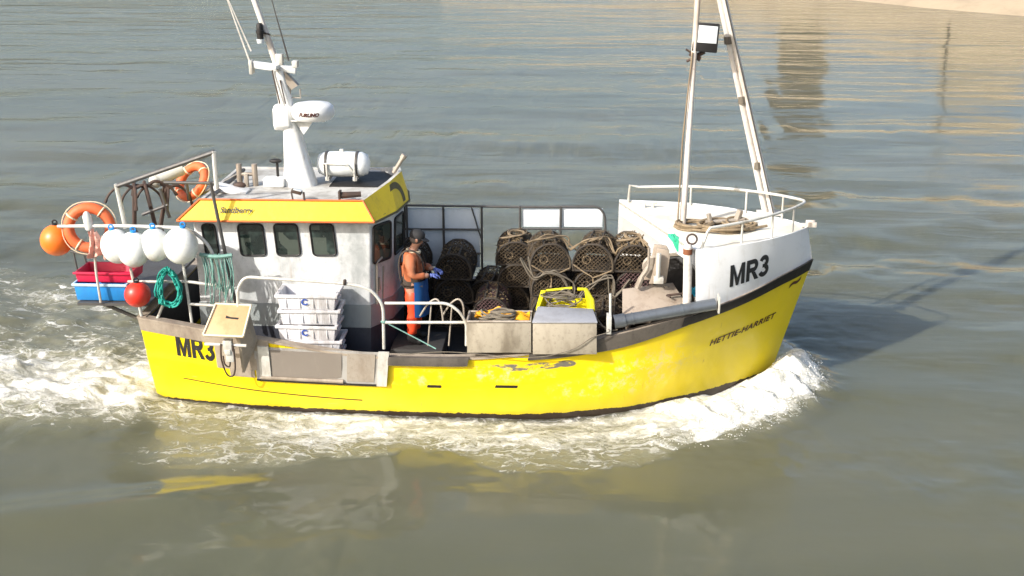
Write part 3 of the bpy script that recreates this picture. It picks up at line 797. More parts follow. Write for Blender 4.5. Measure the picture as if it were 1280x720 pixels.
def bold_number(name, fn, H, mat, parent, wide=1.0):
    """the registration letters as heavy block letters, mapped on a surface by fn"""
    mb = MB()
    def put(vs, fs, x0):
        bm = bmesh.new(); vv = [bm.verts.new(v) for v in vs]
        for f in fs: bm.faces.new([vv[i] for i in f])
        bmesh.ops.triangulate(bm, faces=bm.faces)
        for _ in range(2): bmesh.ops.subdivide_edges(bm, edges=[e for e in bm.edges if e.calc_length() > .2], cuts=1); bmesh.ops.triangulate(bm, faces=bm.faces)
        bm.verts.index_update()
        mb.add([fn((x0 + v.co.x) * H * wide, (v.co.y - .5) * H) for v in bm.verts], [tuple(v.index for v in f.verts) for f in bm.faces]); bm.free()
    quad = lambda *p_: ([V((*q, 0)) for q in p_], [(0, 1, 2, 3)])
    W0 = -1.17
    for q in (((0, 0), (.23, 0), (.23, 1), (0, 1)), ((.73, 0), (.96, 0), (.96, 1), (.73, 1)), ((.23, 1), (.23, .60), (.40, 0), (.48, .36)), ((.73, 1), (.48, .36), (.40, 0), (.56, 0)), ((.73, 1), (.56, 0), (.6, .14), (.73, .60))): put(*quad(*q), W0)
    W1 = W0 + 1.06
    put(*quad((0, 0), (.23, 0), (.23, 1), (0, 1)), W1)
    put(*ribbon([(.23, .89), (.42, .89)] + arc2(.47, .695, .19, .195, 90, -90)[1:] + [(.23, .50)], .22), W1)
    put(*quad((.34, .39), (.58, .39), (.84, 0), (.57, 0)), W1)
    W2 = W1 + .84
    put(*ribbon(arc2(.33, .72, .21, .19, 165, -70, 14) , .22), W2)
    put(*ribbon(arc2(.33, .29, .24, .20, 72, -165, 14), .22), W2)
    put(*quad((.24, .43), (.42, .43), (.42, .60), (.24, .60)), W2)
    return mb.build(name, mat, parent)


def hull_fn(x0, z0, slope, out):
    def fn(s_, t_):
        x = x0 + s_; z = z0 + t_ + slope * s_; v = z / float(ZS(x)); xx = x
        for _ in range(4):
            u = u_at(xx); xx = x + (1 - v) * ((-5.55 + u * 10.07) - (-5.40 + u * 9.40))
        return hull_pt(u_at(xx), v, -1, out)
    return fn


p = at(240, 436, y=-1.62)
bold_number('registration_number', hull_fn(p.x, p.z, -.075, .008), .36, MT['ink'], hull, .64)
p = at(930, 412, y=-.72)
hull_text('boat_name', 'HETTIE-HARRIET', .130, 3.41, p.z, .155, .008, MT['maroon'], hull, bold=.004, shear=.35, space=1.1)
for side_px in (990,):
    hull_text('bow_emblem', '~', .3, 4.22, 1.62, .3, .008, MT['maroon'], hull, bold=.012, shear=.3)

# bow bulwark and foredeck
BT = curve([(1.55, 1.46), (2.6, 1.33), (3.2, 1.10), (3.7, .78), (4.1, .42), (4.3, .2), (4.41, .02)])
ZT = 2.46
bb = MB()
TOPX = lambda x: 1.6 + (x - 1.6) * (4.41 - 1.6) / (4.52 - 1.6)


def bulwark_pt(x, v, side=-1, out=0.0):
    zs = float(ZS(x)); bs = float(BS(x)) - .01; xt = TOPX(x); bt = float(BT(xt))
    z0 = zs - .02
    return V((x + (xt - x) * v, side * (bs + (bt - bs) * v + .03 * math.sin(math.pi * v) * min(1, (4.52 - x) * 2) + out), z0 + (ZT - z0) * v))


for side, xa in ((-1, 2.63), (1, 1.6)):
    xs = np.linspace(xa, 4.52, 40); n = 9
    outer = [bulwark_pt(x, j / (n - 1), side) for x in xs for j in range(n)]
    inner = [bulwark_pt(x, j / (n - 1), side, -.035) for x in xs for j in range(n)]
    N = len(outer)
    quads = [(i * n + j, (i + 1) * n + j, (i + 1) * n + j + 1, i * n + j + 1) for i in range(len(xs) - 1) for j in range(n - 1)]
    edge = [(i * n + n - 1, (i + 1) * n + n - 1, N + (i + 1) * n + n - 1, N + i * n + n - 1) for i in range(len(xs) - 1)] + [(j, j + 1, N + j + 1, N + j) for j in range(n - 1)]
    bb.add(outer + inner, quads + [tuple(N + k for k in q) for q in quads] + edge)
bow = bb.build('bow_bulwark', MT['bow'], boat, angle=50)


def bow_text(s, t_):
    x = 3.40 + s * .98; z = 2.05 + t_ + .10 * s; zs = float(ZS(x)) - .02; v = (z - zs) / (ZT - zs)
    xx = x
    for _ in range(4): xx = x + (xx - TOPX(xx)) * v
    return bulwark_pt(xx, v, -1, .006)


bold_number('registration_number', bow_text, .32, MT['ink'], bow, .76)
fd = MB(); ring = []
for x in np.linspace(2.63, 4.44, 24): ring.append(V((TOPX(x), -float(BT(TOPX(x))) + .03, 2.435)))
for x in np.linspace(4.44, 1.6, 34): ring.append(V((TOPX(x), float(BT(TOPX(x))) - .03, 2.435)))
fd.prism(ring, (0, 0, -.05))
foredeck = fd.build('foredeck', MT['deckgrey'], boat)
a, b = ring[-1], ring[0]; d_ = (b - a).normalized(); n_ = V((-d_.y, d_.x, 0))
fb = MB(); fb.hexa([a + V((0, 0, -.22)), b + V((0, 0, -.22)), b + n_ * .05 + V((0, 0, -.22)), a + n_ * .05 + V((0, 0, -.22)), a + V((0, 0, .02)), b + V((0, 0, .02)), b + n_ * .05 + V((0, 0, .02)), a + n_ * .05 + V((0, 0, .02))])
fb.build('deck_beam', MT['bow'], foredeck)
bh = MB(); prof = []
for z in (.43, .7, 1.0, 1.3, 1.48):
    u = u_at(3.1); prof.append((max(.05, abs(hull_pt(u_at(3.3), z / float(ZS(3.3)), -1).y) - .16), z))
prof += [(.95, 1.7), (.95, 2.37)]
bh.prism([V((3.05, -y, z)) for y, z in prof] + [V((3.05, y, z)) for y, z in prof[::-1]], (.06, 0, 0))
bh.build('forepeak_bulkhead', weathered('dark_bulkhead', (.10, .07, .04), None, .7), boat)
# bow roller
MB().box((4.42, 0, 2.475), (.22, .10, .04)).tube([(4.50, -.06, 2.49), (4.50, .06, 2.49)], .035, 12).box((4.46, -.065, 2.495), (.14, .015, .08)).box((4.46, .065, 2.495), (.14, .015, .08)).build('bow_roller', MT['pole'], foredeck, .006)
# bow rail
def drop(p, z): return V((p.x, p.y, z))
near = [(TOPX(x), -float(BT(TOPX(x))) + .06) for x in np.linspace(2.72, 4.35, 14)]
farp = [(TOPX(x), float(BT(TOPX(x))) - .06) for x in np.linspace(4.35, 1.75, 16)]
zr = lambda x: 2.74 + .06 * (x - 2.6)
top = [V((x, y, zr(x))) for x, y in near[1:-1]] + [V((4.30, -.10, zr(4.3))), V((4.33, 0, zr(4.33))), V((4.30, .10, zr(4.3)))] + [V((x, y, zr(x))) for x, y in farp[1:-1]]
path = rounded([V((*near[0], 2.43)), V((near[0][0] + .08, near[0][1], 2.70))], .1) + smooth_path(top, 3) + rounded([V((farp[-1][0] + .02, farp[-1][1], 2.72)), V((*farp[-1], 2.43))], .1)
br = MB(); br.tube(path, .021, 8)
for q in (near[5], near[9], near[12], farp[1], farp[4], farp[9]): br.tube([(q[0], q[1], 2.43), (q[0], q[1], zr(q[0]))], .016, 8)
br.build('bow_rail', MT['rail'], foredeck)
# cleat and bitts
MB().tube([(1.92, 1.05, 2.52), (2.2, 1.05, 2.52)], .022).tube([(1.99, 1.05, 2.43), (1.99, 1.05, 2.52)], .022).tube([(2.13, 1.05, 2.43), (2.13, 1.05, 2.52)], .022).build('cleat', MT['rail'], foredeck)
bt_ = at(898, 285, z=2.44)
MB().tube([(bt_.x - .1, bt_.y, 2.43), (bt_.x - .16, bt_.y, 2.66)], .035).tube([(bt_.x + .25, bt_.y + .1, 2.43), (bt_.x + .33, bt_.y + .1, 2.70)], .05).tube([(bt_.x - .2, bt_.y, 2.53), (bt_.x + .4, bt_.y + .1, 2.55)], .03).build('mooring_bitts', MT['steel'], foredeck)
# gantry legs over the foredeck
gantry = empty('gantry', (3.2, .3, 2.44)); hook(gantry, boat)
A = at(853, 282, z=2.44); B = at(961, 266, z=2.44); APX = at(878, -88, y=.45)
MB().tube([A, A + (APX - A) * .5, APX], [.052, .045, .04], 12).box(A, (.22, .22, .03)).build('leg', MT['pole'], gantry)
d2 = V((.088, -.02, 0))
MB().tube([B - d2 * .6, APX + d2 * .35], [.046, .042], 12).tube([B + d2 * .6, APX + d2 * 1.0], [.046, .042], 12).box(B, (.36, .24, .03)).build('leg', MT['pole'], gantry)
for f0 in (.18, .42, .63):
    q = B.lerp(APX, f0); MB().tube([q + V((.0, 0, -.05)), q + V((-.015, 0, .06))], .075, 10, flat=.8).build('lashing', MT['greyrope'], gantry)
MB().tube([B + V((.06, -.1, .0)), B.lerp(APX, .35) + V((.08, -.09, 0)), B.lerp(APX, .8) + V((.09, -.08, 0))], .010, 6).build('stay_wire', MT['raildark'], gantry)
MB().tube([A + V((-.08, -.06, .05)), A + (APX - A) * .3 + V((-.09, -.06, 0)), A + (APX - A) * .6 + V((-.03, -.06, 0))], .012, 6).build('lanyard', MT['rope'], gantry)
fl = at(882, 47, y=.30); Mx = Matrix.Rotation(R(4), 3, 'Y') @ Matrix.Rotation(R(-8), 3, 'X')
L_ = MB().box(fl, (.37, .09, .42), Mx).build('floodlight', MT['black'], gantry, .012)
MB().box(fl + Mx @ V((.02, -.052, .045)), (.28, .016, .25), Mx).build('lamp_glass', MT['lamp'], L_, .004)
q = at(867, 70, y=.35)
MB().tube([q, fl + V((0, .03, -.2))], .02).tube([q + V((-.12, 0, .1)), q + V((.1, -.02, -.04))], .015).box(q + V((.02, -.02, 0)), (.18, .08, .07), Matrix.Rotation(.5, 3, 'Y')).tube([q + V((-.1, 0, -.08)), q + V((.16, -.05, .06))], .02).build('lamp_bracket', MT['iron'], L_)

# ------------------------------------------------------------------ wheelhouse
wh = empty('wheelhouse', (-3.4, 0, .42)); hook(wh, boat)
PLAN = [(-4.75, -1.0), (-2.2, -1.0), (-1.93, -.55), (-1.84, 0), (-1.93, .55), (-2.2, 1.0), (-4.75, 1.0)]
ZL = 1.42


def plan_at(z, grow=0.0):
    lean = (z - .42) * .035
    out = []
    for x, y in PLAN:
        sx = lean if x > -3 else 0
        out.append(V((x + sx + (grow if x > -3 else -grow), y * (1 + grow), z)))
    return out


def loft(rings, caps=True):
    mb = MB(); n = len(rings[0]); vs = [q for r_ in rings for q in r_]
    fs = [(i * n + j, i * n + (j + 1) % n, (i + 1) * n + (j + 1) % n, (i + 1) * n + j) for i in range(len(rings) - 1) for j in range(n)]
    if caps: fs += [tuple(range(n))[::-1], tuple((len(rings) - 1) * n + j for j in range(n))]
    return mb.add(vs, fs)


walls = loft([plan_at(ZL - .3), plan_at(2.78)]).build('wall', MT['house'], wh, .03, seg=3)
loft([plan_at(.425, .012), plan_at(1.05, .012)]).build('plinth', MT['navy'], wh)
loft([plan_at(1.055, .01), plan_at(ZL - .0, .01)]).build('lower_wall', MT['lower'], wh)
# side windows: frame, pane
def side_window(px0, px1, pyt, pyb, lean=8):
    a, b = at(px0, pyt, y=-1.0), at(px1, pyt, y=-1.0); c, e_ = at(px1 + lean, pyb, y=-1.0), at(px0 + lean, pyb, y=-1.0)
    ring_ = rounded([a, b, c, e_], .06, 4, True)
    fr = MB().prism([V((q.x, -1.012, q.z)) for q in ring_], (0, .02, 0)).build('window', MT['glass'], wh)
    MB().tube([V((q.x, -1.012, q.z)) for q in ring_], .015, 6, True).build('seal', MT['black'], fr)


for px0, px1 in ((297, 328), (342, 371), (387, 416)): side_window(px0, px1, 280, 319, 5)
side_window(252, 268, 280, 318, 6)
p0, p1 = at(272, 279, y=-1.0), at(278, 318, y=-1.0)
# front windows on the three facets
def facet_window(i, s0, s1, z0, z1):
    def pt(s, z):
        pl = plan_at(z); return pl[i] * (1 - s) + pl[i + 1] * s
    a, b, c, e_ = pt(s0, z0), pt(s1, z0), pt(s1, z1), pt(s0, z1)
    n_ = (b - a).cross(e_ - a).normalized()
    fr = MB().prism([q + n_ * .012 for q in rounded([a, b, c, e_], .05, 4, True)], n_ * -.02).build('window', MT['glass'], wh)
    MB().tube([q + n_ * .012 for q in rounded([a, b, c, e_], .05, 4, True)], .02, 6, True).build('seal', MT['black'], fr)


for i in (1, 2, 3, 4): facet_window(i, .12, .88, 2.05, 2.62)
# wiper and conduits on the front
pl = plan_at(1.6); MB().tube([pl[1] + V((.08, .1, -.2)), pl[1] + V((.1, .1, .45)), pl[1] + V((.16, .22, .5))], .018).tube([pl[1] + V((.14, .25, -.2)), pl[1] + V((.17, .25, .35))], .014).box(pl[1] + V((.1, .18, .1)), (.05, .12, .2)).build('conduit', MT['steel'], wh)

# visor round the roof: yellow boards leaning in, with an orange edge line
BOT = [V((-4.92, -1.2, 2.74)), V((-2.02, -1.2, 2.76)), V((-1.78, -.62, 2.77)), V((-1.68, 0, 2.78)), V((-1.78, .62, 2.77)), V((-2.02, 1.2, 2.76)), V((-4.92, 1.2, 2.74))]
TOP = [V((-4.60, -1.06, 3.03)), V((-2.20, -1.06, 3.04)), V((-1.88, -.50, 3.20)), V((-1.78, 0, 3.24)), V((-1.88, .50, 3.20)), V((-2.20, 1.06, 3.04)), V((-4.60, 1.06, 3.03))]
visor = loft([BOT, TOP], False)
n = len(BOT)
IN = [V((q.x + (.05 if i in (0, n - 1) else -.05), q.y * .955, q.z)) for i, q in enumerate(TOP)]; INB = [V((q.x + (.05 if i in (0, n - 1) else -.08), q.y * .93, 2.90)) for i, q in enumerate(TOP)]
visor.cur = 1
visor.add(TOP + IN + INB, [(j, (j + 1) % n, n + (j + 1) % n, n + j) for j in range(n)] + [(n + j, n + (j + 1) % n, 2 * n + (j + 1) % n, 2 * n + j) for j in range(n)])
visor.add(BOT, [tuple(range(n))[::-1]])
vis = visor.build('visor', [MT['yellow'], MT['roof']], wh, angle=20)
ed = MB()
loop = [BOT[0], BOT[1]]
for q in ([BOT[0], BOT[1]], [BOT[1], TOP[1]], [TOP[1], TOP[0]], [TOP[0], BOT[0]]): ed.tube([k + V((0, -.006, 0)) for k in q], .016, 6)
ed.build('edge_line', MT['orange_trim'], vis)
ed2 = MB().tube([q + V((.01, 0, -.004)) for q in BOT[1:6]], .016, 6); ed2.build('edge_line', MT['olive'], vis)
# maker's words on the near board, and the dark crest on the front board
fx = V((1, 0, 0)); fu = (TOP[0].lerp(TOP[1], .5) - BOT[0].lerp(BOT[1], .5)); fu = V((0, fu.y, fu.z)).normalized(); fn_ = fx.cross(fu)
c0_ = at(295, 263, y=-1.14)
lettering('painted_name', 'Sandberry', .125, lambda s, t_: c0_ + fx * s + fu * t_ + fn_ * .012, MT['ink'], vis, bold=.002, shear=.25, space=.95)
def front_pt(s, v):     # s 0..2 over the two near facets of the front
    i = 1 + min(int(s), 3); f = s - int(s)
    a = BOT[i].lerp(BOT[i + 1], f); b = TOP[i].lerp(TOP[i + 1], f); q = a.lerp(b, v)
    n__ = (BOT[i + 1] - BOT[i]).cross(TOP[i] - BOT[i]).normalized(); return q + n__ * .008
arc = MB(); rows = []
for i in range(25):
    a = math.pi * (-.05 + 1.1 * i / 24); 
    for r_ in (.74, 1.0): rows.append(front_pt(1.05 - math.cos(a) * .72 * r_, .10 + max(0, math.sin(a) + .1) * .74 * r_))
arc.add(rows, [(2 * i, 2 * i + 2, 2 * i + 3, 2 * i + 1) for i in range(24)]).build('painted_scroll', MT['olive'], vis)
# roof
rp = [V((q.x, q.y, 3.012)) for q in INB]
roof = MB().prism(rp, (0, 0, -.05)).build('roof', MT['roof'], wh)
MB().box((-2.45, .35, 3.02), (.85, 1.0, .012)).build('roof_mat', MT['black'], roof)
# odds and ends on the roof
def roof_at(px, py): return at(px, py, z=3.012)
b0 = roof_at(310, 232)
MB().tube([b0 + V((-.12, 0, 0)), b0 + V((-.12, 0, .34))], .045).tube([b0 + V((.12, 0, 0)), b0 + V((.12, 0, .34))], .045).tube([b0 + V((-.12, 0, .18)), b0 + V((.12, 0, .18))], .03).box(b0 + V((0, -.06, .09)), (.06, .06, .2)).build('vent_pipe', MT['steel'], roof, .004)
MB().box(b0 + V((.42, 0, .07)), (.32, .22, .14)).build('roof_locker', MT['white'], roof, .02)
MB().tube([b0 + V((.46, .05, .14)), b0 + V((.46, .05, .36))], .022).ball(b0 + V((.44, .05, .38)), (.1, .06, .035)).build('gps_aerial', MT['black'], roof)
MB().box(roof_at(290, 240) + V((0, 0, .04)), (.5, .25, .08), Matrix.Rotation(.2, 3, 'Y')).build('hatch', MT['white'], roof, .015)
MB().ball(roof_at(300, 238) + V((0, 0, .08)), (.1, .05, .05)).build('roof_lamp', MT['iron'], roof)
q = at(371, 242, y=-1.02)
fl = MB().box(q + V((0, 0, .03)), (.15, .1, .05), Matrix.Rotation(.25, 3, 'Y')).build('deck_lamp', MT['iron'], vis, .006)
MB().box(q + V((.02, -.02, .062)), (.12, .08, .012), Matrix.Rotation(.25, 3, 'Y')).build('lamp_glass', MT['lamp'], fl)
MB().tube([q + V((-.08, 0, .02)), q + V((-.05, -.06, -.07))], .012).tube([q + V((.1, 0, .02)), q + V((.12, -.06, -.08))], .016).build('lamp_bracket', MT['iron'], fl)
q = at(437, 246, y=-1.0)
MB().tube([q + V((-.12, 0, .02)), q + V((.16, .05, .03))], [.05, .04], 10).box(q + V((-.14, 0, .03)), (.03, .12, .12)).build('horn', MT['iron'], vis)
q0, q1 = at(492, 216, y=-.05), at(503, 198, y=-.05)
MB().tube([q0, q1], .032, 8).tube([q1, q1 + (q1 - q0) * .25], .045, 8).build('searchlight_post', MT['steel'], vis)
MB().tube([roof_at(268, 248) + V((0, 0, .06)), roof_at(305, 216) + V((0, 0, .05))], .03).build('roof_rail', MT['raildark'], roof)

# ------------------------------------------------------------------ mast
mast = empty('mast', (-3.2, 0, 2.95)); hook(mast, boat)
def ring_at(px0, px1, py, dep):
    a, b = at(px0, py, y=0), at(px1, py, y=0); c = (a + b) / 2; w = (b.x - a.x) / 2; out = []
    for k in range(12):
        t_ = 2 * math.pi * k / 12; cs, sn = math.cos(t_), math.sin(t_)
        out.append(V((c.x + w * math.copysign(abs(cs)**.6, cs), dep * math.copysign(abs(sn)**.6, sn), c.z)))
    return out
loft([ring_at(355, 398, 233, .2), ring_at(356, 388, 205, .18), ring_at(355, 376, 165, .14), ring_at(354, 370, 150, .13), ring_at(347, 364, 120, .10), ring_at(341, 355, 88, .08)]).build('column', MT['white'], mast, angle=60)
loft([ring_at(344, 364, 161, .13), ring_at(343, 369, 155, .19), ring_at(342, 367, 135, .19), ring_at(343, 361, 131, .12)]).build('light_box', MT['white'], mast, .01)
MB().tube([at(350, 92, y=0), at(332, 40, y=0), at(312, -16, y=0)], [.055, .045, .04], 10).build('topmast', MT['pole'], mast)
c = at(342, 84, y=0)
cr = MB().box(c, (.68, .1, .1), Matrix.Rotation(R(7), 3, 'Y')).box(c + V((.05, 0, .02)), (.1, .5, .06)).build('crosstree', MT['white'], mast, .015)
for off, sz in (((-.33, 0, 0), (.05, .16, .2)), ((.33, 0, .05), (.08, .12, .1)), ((.1, 0, .12), (.1, .1, .16))): MB().box(c + V(off), sz).build('aerial_mount', MT['rail'], cr, .008)
MB().tube([c + V((-.33, 0, 0)), at(282, -6, y=0)], [.014, .008], 6).build('whip_aerial', MT['pole'], cr)
MB().tube([at(314, 64, y=.1), at(281, -10, y=.1)], [.012, .006], 6).build('whip_aerial', MT['pole'], cr)
MB().tube([at(361, 76, y=0), at(338, -6, y=0)], [.014, .007], 6).build('whip_aerial', MT['raildark'], cr)
q = at(325, 40, y=-.1)
nl = MB().lathe([(.05, -.1), (.05, -.02), (.062, -.02), (.062, .02), (.05, .03), (.05, .1), (.03, .13)], q, n=14).build('navigation_light', MT['black'], mast)
MB().lathe([(.052, -.16), (.058, -.1)], q, n=14).build('lens', MT['lamp'], nl)
MB().tube([q, q + V((.12, .1, -.05))], .015).build('bracket', MT['iron'], nl)
q = at(362, 102, y=-.05)
MB().prism([q + V((-.08, 0, .16)), q + V((.12, 0, -.06)), q + V((.02, 0, -.12)), q + V((-.06, 0, -.02))], (0, .12, 0)).tube([q + V((0, .05, -.1)), q + V((-.02, .05, -.25)), q + V((.14, .05, -.25)), q + V((.14, .05, -.12))], .012).build('loudhailer', MT['steel'], mast)
MB().tube([at(350, 130, y=-.16), at(341, 92, y=-.1), at(341, 84, y=-.1)], .012, 6).tube([at(357, 130, y=-.15), at(350, 100, y=-.1)], .01, 6).build('cable', MT['iron'], mast)
q = at(391, 139, y=-.05)
rd = MB().lathe([(.16, -.12), (.27, -.115), (.315, -.07), (.325, 0), (.31, .075), (.26, .115), (.12, .135), (.02, .138)], q, n=28).build('radar_dome', MT['bow'], mast, angle=40)
lettering('maker_word', 'FURUNO', .075, lambda s, t_: q + V((.328 * math.sin(s / .33), -.328 * math.cos(s / .33), t_ - .005)), MT['maroon'], rd, bold=.004, shear=.3)
MB().prism([q + V((-.32, -.1, -.14)), q + V((.2, -.1, -.14)), q + V((.2, -.1, -.125)), q + V((-.32, -.1, -.125))], (0, .25, 0)).prism([q + V((-.3, 0, -.13)), q + V((.02, 0, -.13)), q + V((-.16, 0, -.36))], (0, .03, 0)).build('radar_bracket', MT['white'], mast)

# ------------------------------------------------------------------ rails
def tubes(name, paths, r, mat, parent, n=8, rad=.1):
    for p_ in paths: o = MB().tube(rounded(p_, rad), r, n).build(name, mat, parent)
    return o


def PX(y, *pts): return [at(a, b, y=y) for a, b in pts]


# stern frame on the near quarter
stern = empty('stern_rail', (-5.4, -1.4, 1.3)); hook(stern, boat)
YS = -1.42
tubes('top_rail', [PX(YS, (72, 283), (150, 282), (236, 285), (262, 306), (293, 402))], .026, MT['rail'], stern, rad=.35)
tubes('lower_rail', [PX(YS, (160, 352), (236, 352), (300, 361)), PX(YS, (236, 380), (300, 384))], .022, MT['rail'], stern)
tubes('post', [PX(YS, (229, 330), (240, 404))], .022, MT['rail'], stern)
tubes('post', [PX(YS, (163, 335), (178, 400))], .022, MT['rail'], stern)
tubes('post', [PX(YS, (116, 283), (120, 340), (126, 378))], .02, MT['rail'], stern)
tubes('post', [[at(92, 316, y=-.6), at(100, 352, y=-.6)], [at(105, 318, y=-.6), at(112, 345, y=-.6)], [at(88, 314, y=-.6), at(120, 322, y=-.6)]], .016, MT['raildark'], stern)
pa, pb = at(98, 377, y=-1.35), at(175, 381, y=-1.35)
MB().hexa([V((pa.x, -1.4, pa.z - .04)), V((-5.4, -1.4, pa.z - .04)), V((-5.4, .9, pa.z - .04)), V((pa.x, .9, pa.z - .04)), V((pa.x, -1.4, pa.z)), V((-5.4, -1.4, pa.z)), V((-5.4, .9, pa.z)), V((pa.x, .9, pa.z))]).build('stern_platform', MT['raildark'], stern)
tubes('brace', [[V((pa.x + .1, y_, pa.z - .04)), V((-5.52, y_, 1.1))] for y_ in (-1.1, .6)], .03, MT['raildark'], stern)
tubes('brace', [PX(YS, (196, 400), (205, 378)), PX(YS, (180, 400), (195, 402), (215, 404))], .022, MT['rail'], stern)
# gallows frame
gal = empty('gallows_frame', (-4.6, -1.25, 1.2)); hook(gal, boat)
YG = -1.28
tubes('top_bar', [PX(YG, (145, 233), (268, 190))], .034, MT['raildark'], gal)
tubes('post', [PX(YG, (145, 230), (157, 285))], .034, MT['rail'], gal)
tubes('post', [PX(YG, (267, 189), (271, 236))], .034, MT['rail'], gal)
tubes('post', [PX(YG, (263, 228), (300, 405))], .026, MT['raildark'], gal)
tubes('cross_bar', [PX(YG + .6, (205, 228), (272, 229)), PX(YG + .5, (200, 236), (212, 272)), PX(YG + .5, (178, 268), (210, 256)), PX(YG + 1.2, (233, 228), (236, 250)), PX(YG + 1.4, (238, 250), (300, 216))], .026, MT['raildark'], gal)
# rail round the hauling station
sr = empty('side_rail', (-2.6, -1.72, .95)); hook(sr, boat)
tubes('hoop', [PX(-1.72, (298, 405), (297, 360), (306, 346), (430, 354), (462, 360), (479, 380), (480, 436))], .024, MT['rail'], sr, rad=.22)
tubes('bar', [PX(-1.74, (481, 379), (560, 379), (575, 390), (583, 404), (583, 432))], .022, MT['rail'], sr, rad=.2)
tubes('bar', [PX(-1.74, (481, 403), (582, 403))], .022, MT['rail'], sr)
MB().torus(at(480, 402, y=-1.72), .03, .02, None, 12, 6).build('rope_lashing', MT['line'], sr); MB().torus(at(431, 353, y=-1.72), .028, .022, Matrix.Rotation(R(90), 3, 'Y'), 12, 6).build('rope_lashing', MT['darkcloth'], sr)
MB().tube(smooth_path([at(480, 402, y=-1.74), at(505, 415, y=-1.76), at(530, 428, y=-1.8), at(545, 436, y=-1.85)]), .009, 6).build('lanyard', MT['line'], sr)
# far side rail with weather panels
fr = empty('far_rail', (0, 1.72, 1.1)); hook(fr, boat)
YF = 1.72
tubes('top_rail', [PX(YF, (468, 256), (603, 258), (650, 259), (748, 258), (756, 268), (757, 290))], .02, MT['raildark'], fr, rad=.08)
tubes('lower_rail', [PX(YF, (468, 286), (602, 287)), PX(YF, (560, 316), (602, 317)), PX(YF, (651, 286), (752, 286))], .018, MT['raildark'], fr)
for a, b in ((508, 508), (554, 555), (602, 604), (650, 650), (701, 701)):
    tubes('post', [[at(a, 257, y=YF), V((at(a, 257, y=YF).x, YF, 1.0))]], .02, MT['raildark'], fr)
tubes('brace', [PX(YF, (589, 258), (602, 300))], .012, MT['raildark'], fr)
def panel(px0, px1, py0, py1, mat, name='weather_panel'):
    a, b = at(px0, py0, y=YF + .03), at(px1, py1, y=YF + .03)
    MB().box(((a.x + b.x) / 2, YF + .035, (a.z + b.z) / 2), (b.x - a.x, .012, a.z - b.z)).build(name, mat, fr, .004)
panel(466, 600, 259, 334, MT['panel']); panel(653, 700, 261, 284, MT['panellit']); panel(703, 753, 260, 284, MT['panellit'])

# ------------------------------------------------------------------ hauling gear on the near shoulder
hg = empty('hauling_station', (1.7, -1.3, 1.3)); hook(hg, boat)
a, b = at(770, 402, y=-1.72), at(894, 380, y=-1.50)
rl = MB().tube([a, b], .085, 18).build('roller', MT['galv'], hg)
for f0, f1, r0 in ((-.02, .09, .10), (.16, .175, .092), (.66, .675, .092)): MB().tube([a + (b - a) * f0, a + (b - a) * f1], r0, 18).build('roller_collar', MT['galv'], rl)
MB().box(a + V((-.1, 0, -.03)), (.07, .2, .26)).box(b + V((.05, .02, 0)), (.03, .2, .24)).tube([at(763, 367, y=-1.7), at(763, 414, y=-1.7)], .02).build('roller_bracket', MT['rail'], hg, .006)
t0 = [at(778, 398, y=-1.62), at(862, 386, y=-1.42), at(841, 353, y=-.85), at(778, 361, y=-1.05)]
tb = MB().prism(t0, (0, 0, -.05)).build('hauling_table', MT['table'], hg, .008)
MB().tube([(t0[0] + V((.1, .25, -.02))), V((t0[0].x + .1, t0[0].y + .4, .45))], .035).tube([(t0[2] + V((-.1, -.1, -.02))), V((t0[2].x - .1, t0[2].y - .1, .45))], .035).build('table_leg', MT['steel'], tb)
q = at(842, 371, y=-1.25); MB().tube([q + V((-.1, 0, .02)), q + V((.05, .03, .03)), q + V((.18, .05, .04))], .018).tube([q + V((-.1, 0, .02)), q + V((-.05, -.08, .02))], .014).build('table_latch', MT['iron'], tb)
# the hauler: twin cheek plates with a sheave between
h0 = at(815, 352, y=-.95)
ch = MB().prism([h0 + V(k) for k in ((-.05, -.12, 0), (.2, -.12, .02), (.24, -.12, .45), (.2, -.12, .53), (.05, -.12, .55), (.02, -.12, .3))], (0, .05, 0))
ch.prism([h0 + V(k) for k in ((-.12, .06, .0), (.2, .06, .02), (.24, .06, .45), (.2, .06, .53), (.02, .06, .55), (-.02, .06, .3))], (0, .05, 0))
ch.build('cheek_plate', MT['table'], hg, .01)
MB().tube([h0 + V((.07, -.2, .12)), h0 + V((.07, -.2, .5))], .035).box(h0 + V((.08, -.18, .09)), (.14, .1, .1)).build('hydraulic_ram', MT['rail'], hg, .006)
M_ = Matrix.Rotation(R(90), 3, 'X')
MB().lathe([(.17, -.06), (.12, -.01), (.12, .01), (.17, .06)], h0 + V((.02, 0, .22)), M_, 24).build('sheave', MT['steel'], hg)
MB().tube(smooth_path([h0 + V((-.22, -.15, -.05)), h0 + V((-.16, -.15, .12)), h0 + V((-.08, -.15, .28)), h0 + V((-.07, -.15, .56))]), [.045] * 6 + [.035] * 6 + [.02] * 7, 8).build('stripper_arm', MT['steel'], hg)
a, b = at(859, 384, y=-1.35), at(860, 309, y=-1.35)
MB().tube([V((a.x, a.y, 1.46)), b], .062, 14).tube([b, b + V((0, 0, .05))], [.066, .05], 14).build('davit_post', MT['pole'], hg)
MB().tube([b + V((0, 0, -.1)), b + V((0, 0, -.02))], .068, 14).build('rust_collar', weathered('rust', (.2, .07, .03), (.1, .04, .02), .8), hg)
MB().torus(at(865, 299, y=-1.35), .07, .014, Matrix.Rotation(R(80), 3, 'X') @ Matrix.Scale(1, 3), 20, 8).build('shackle', MT['iron'], hg)
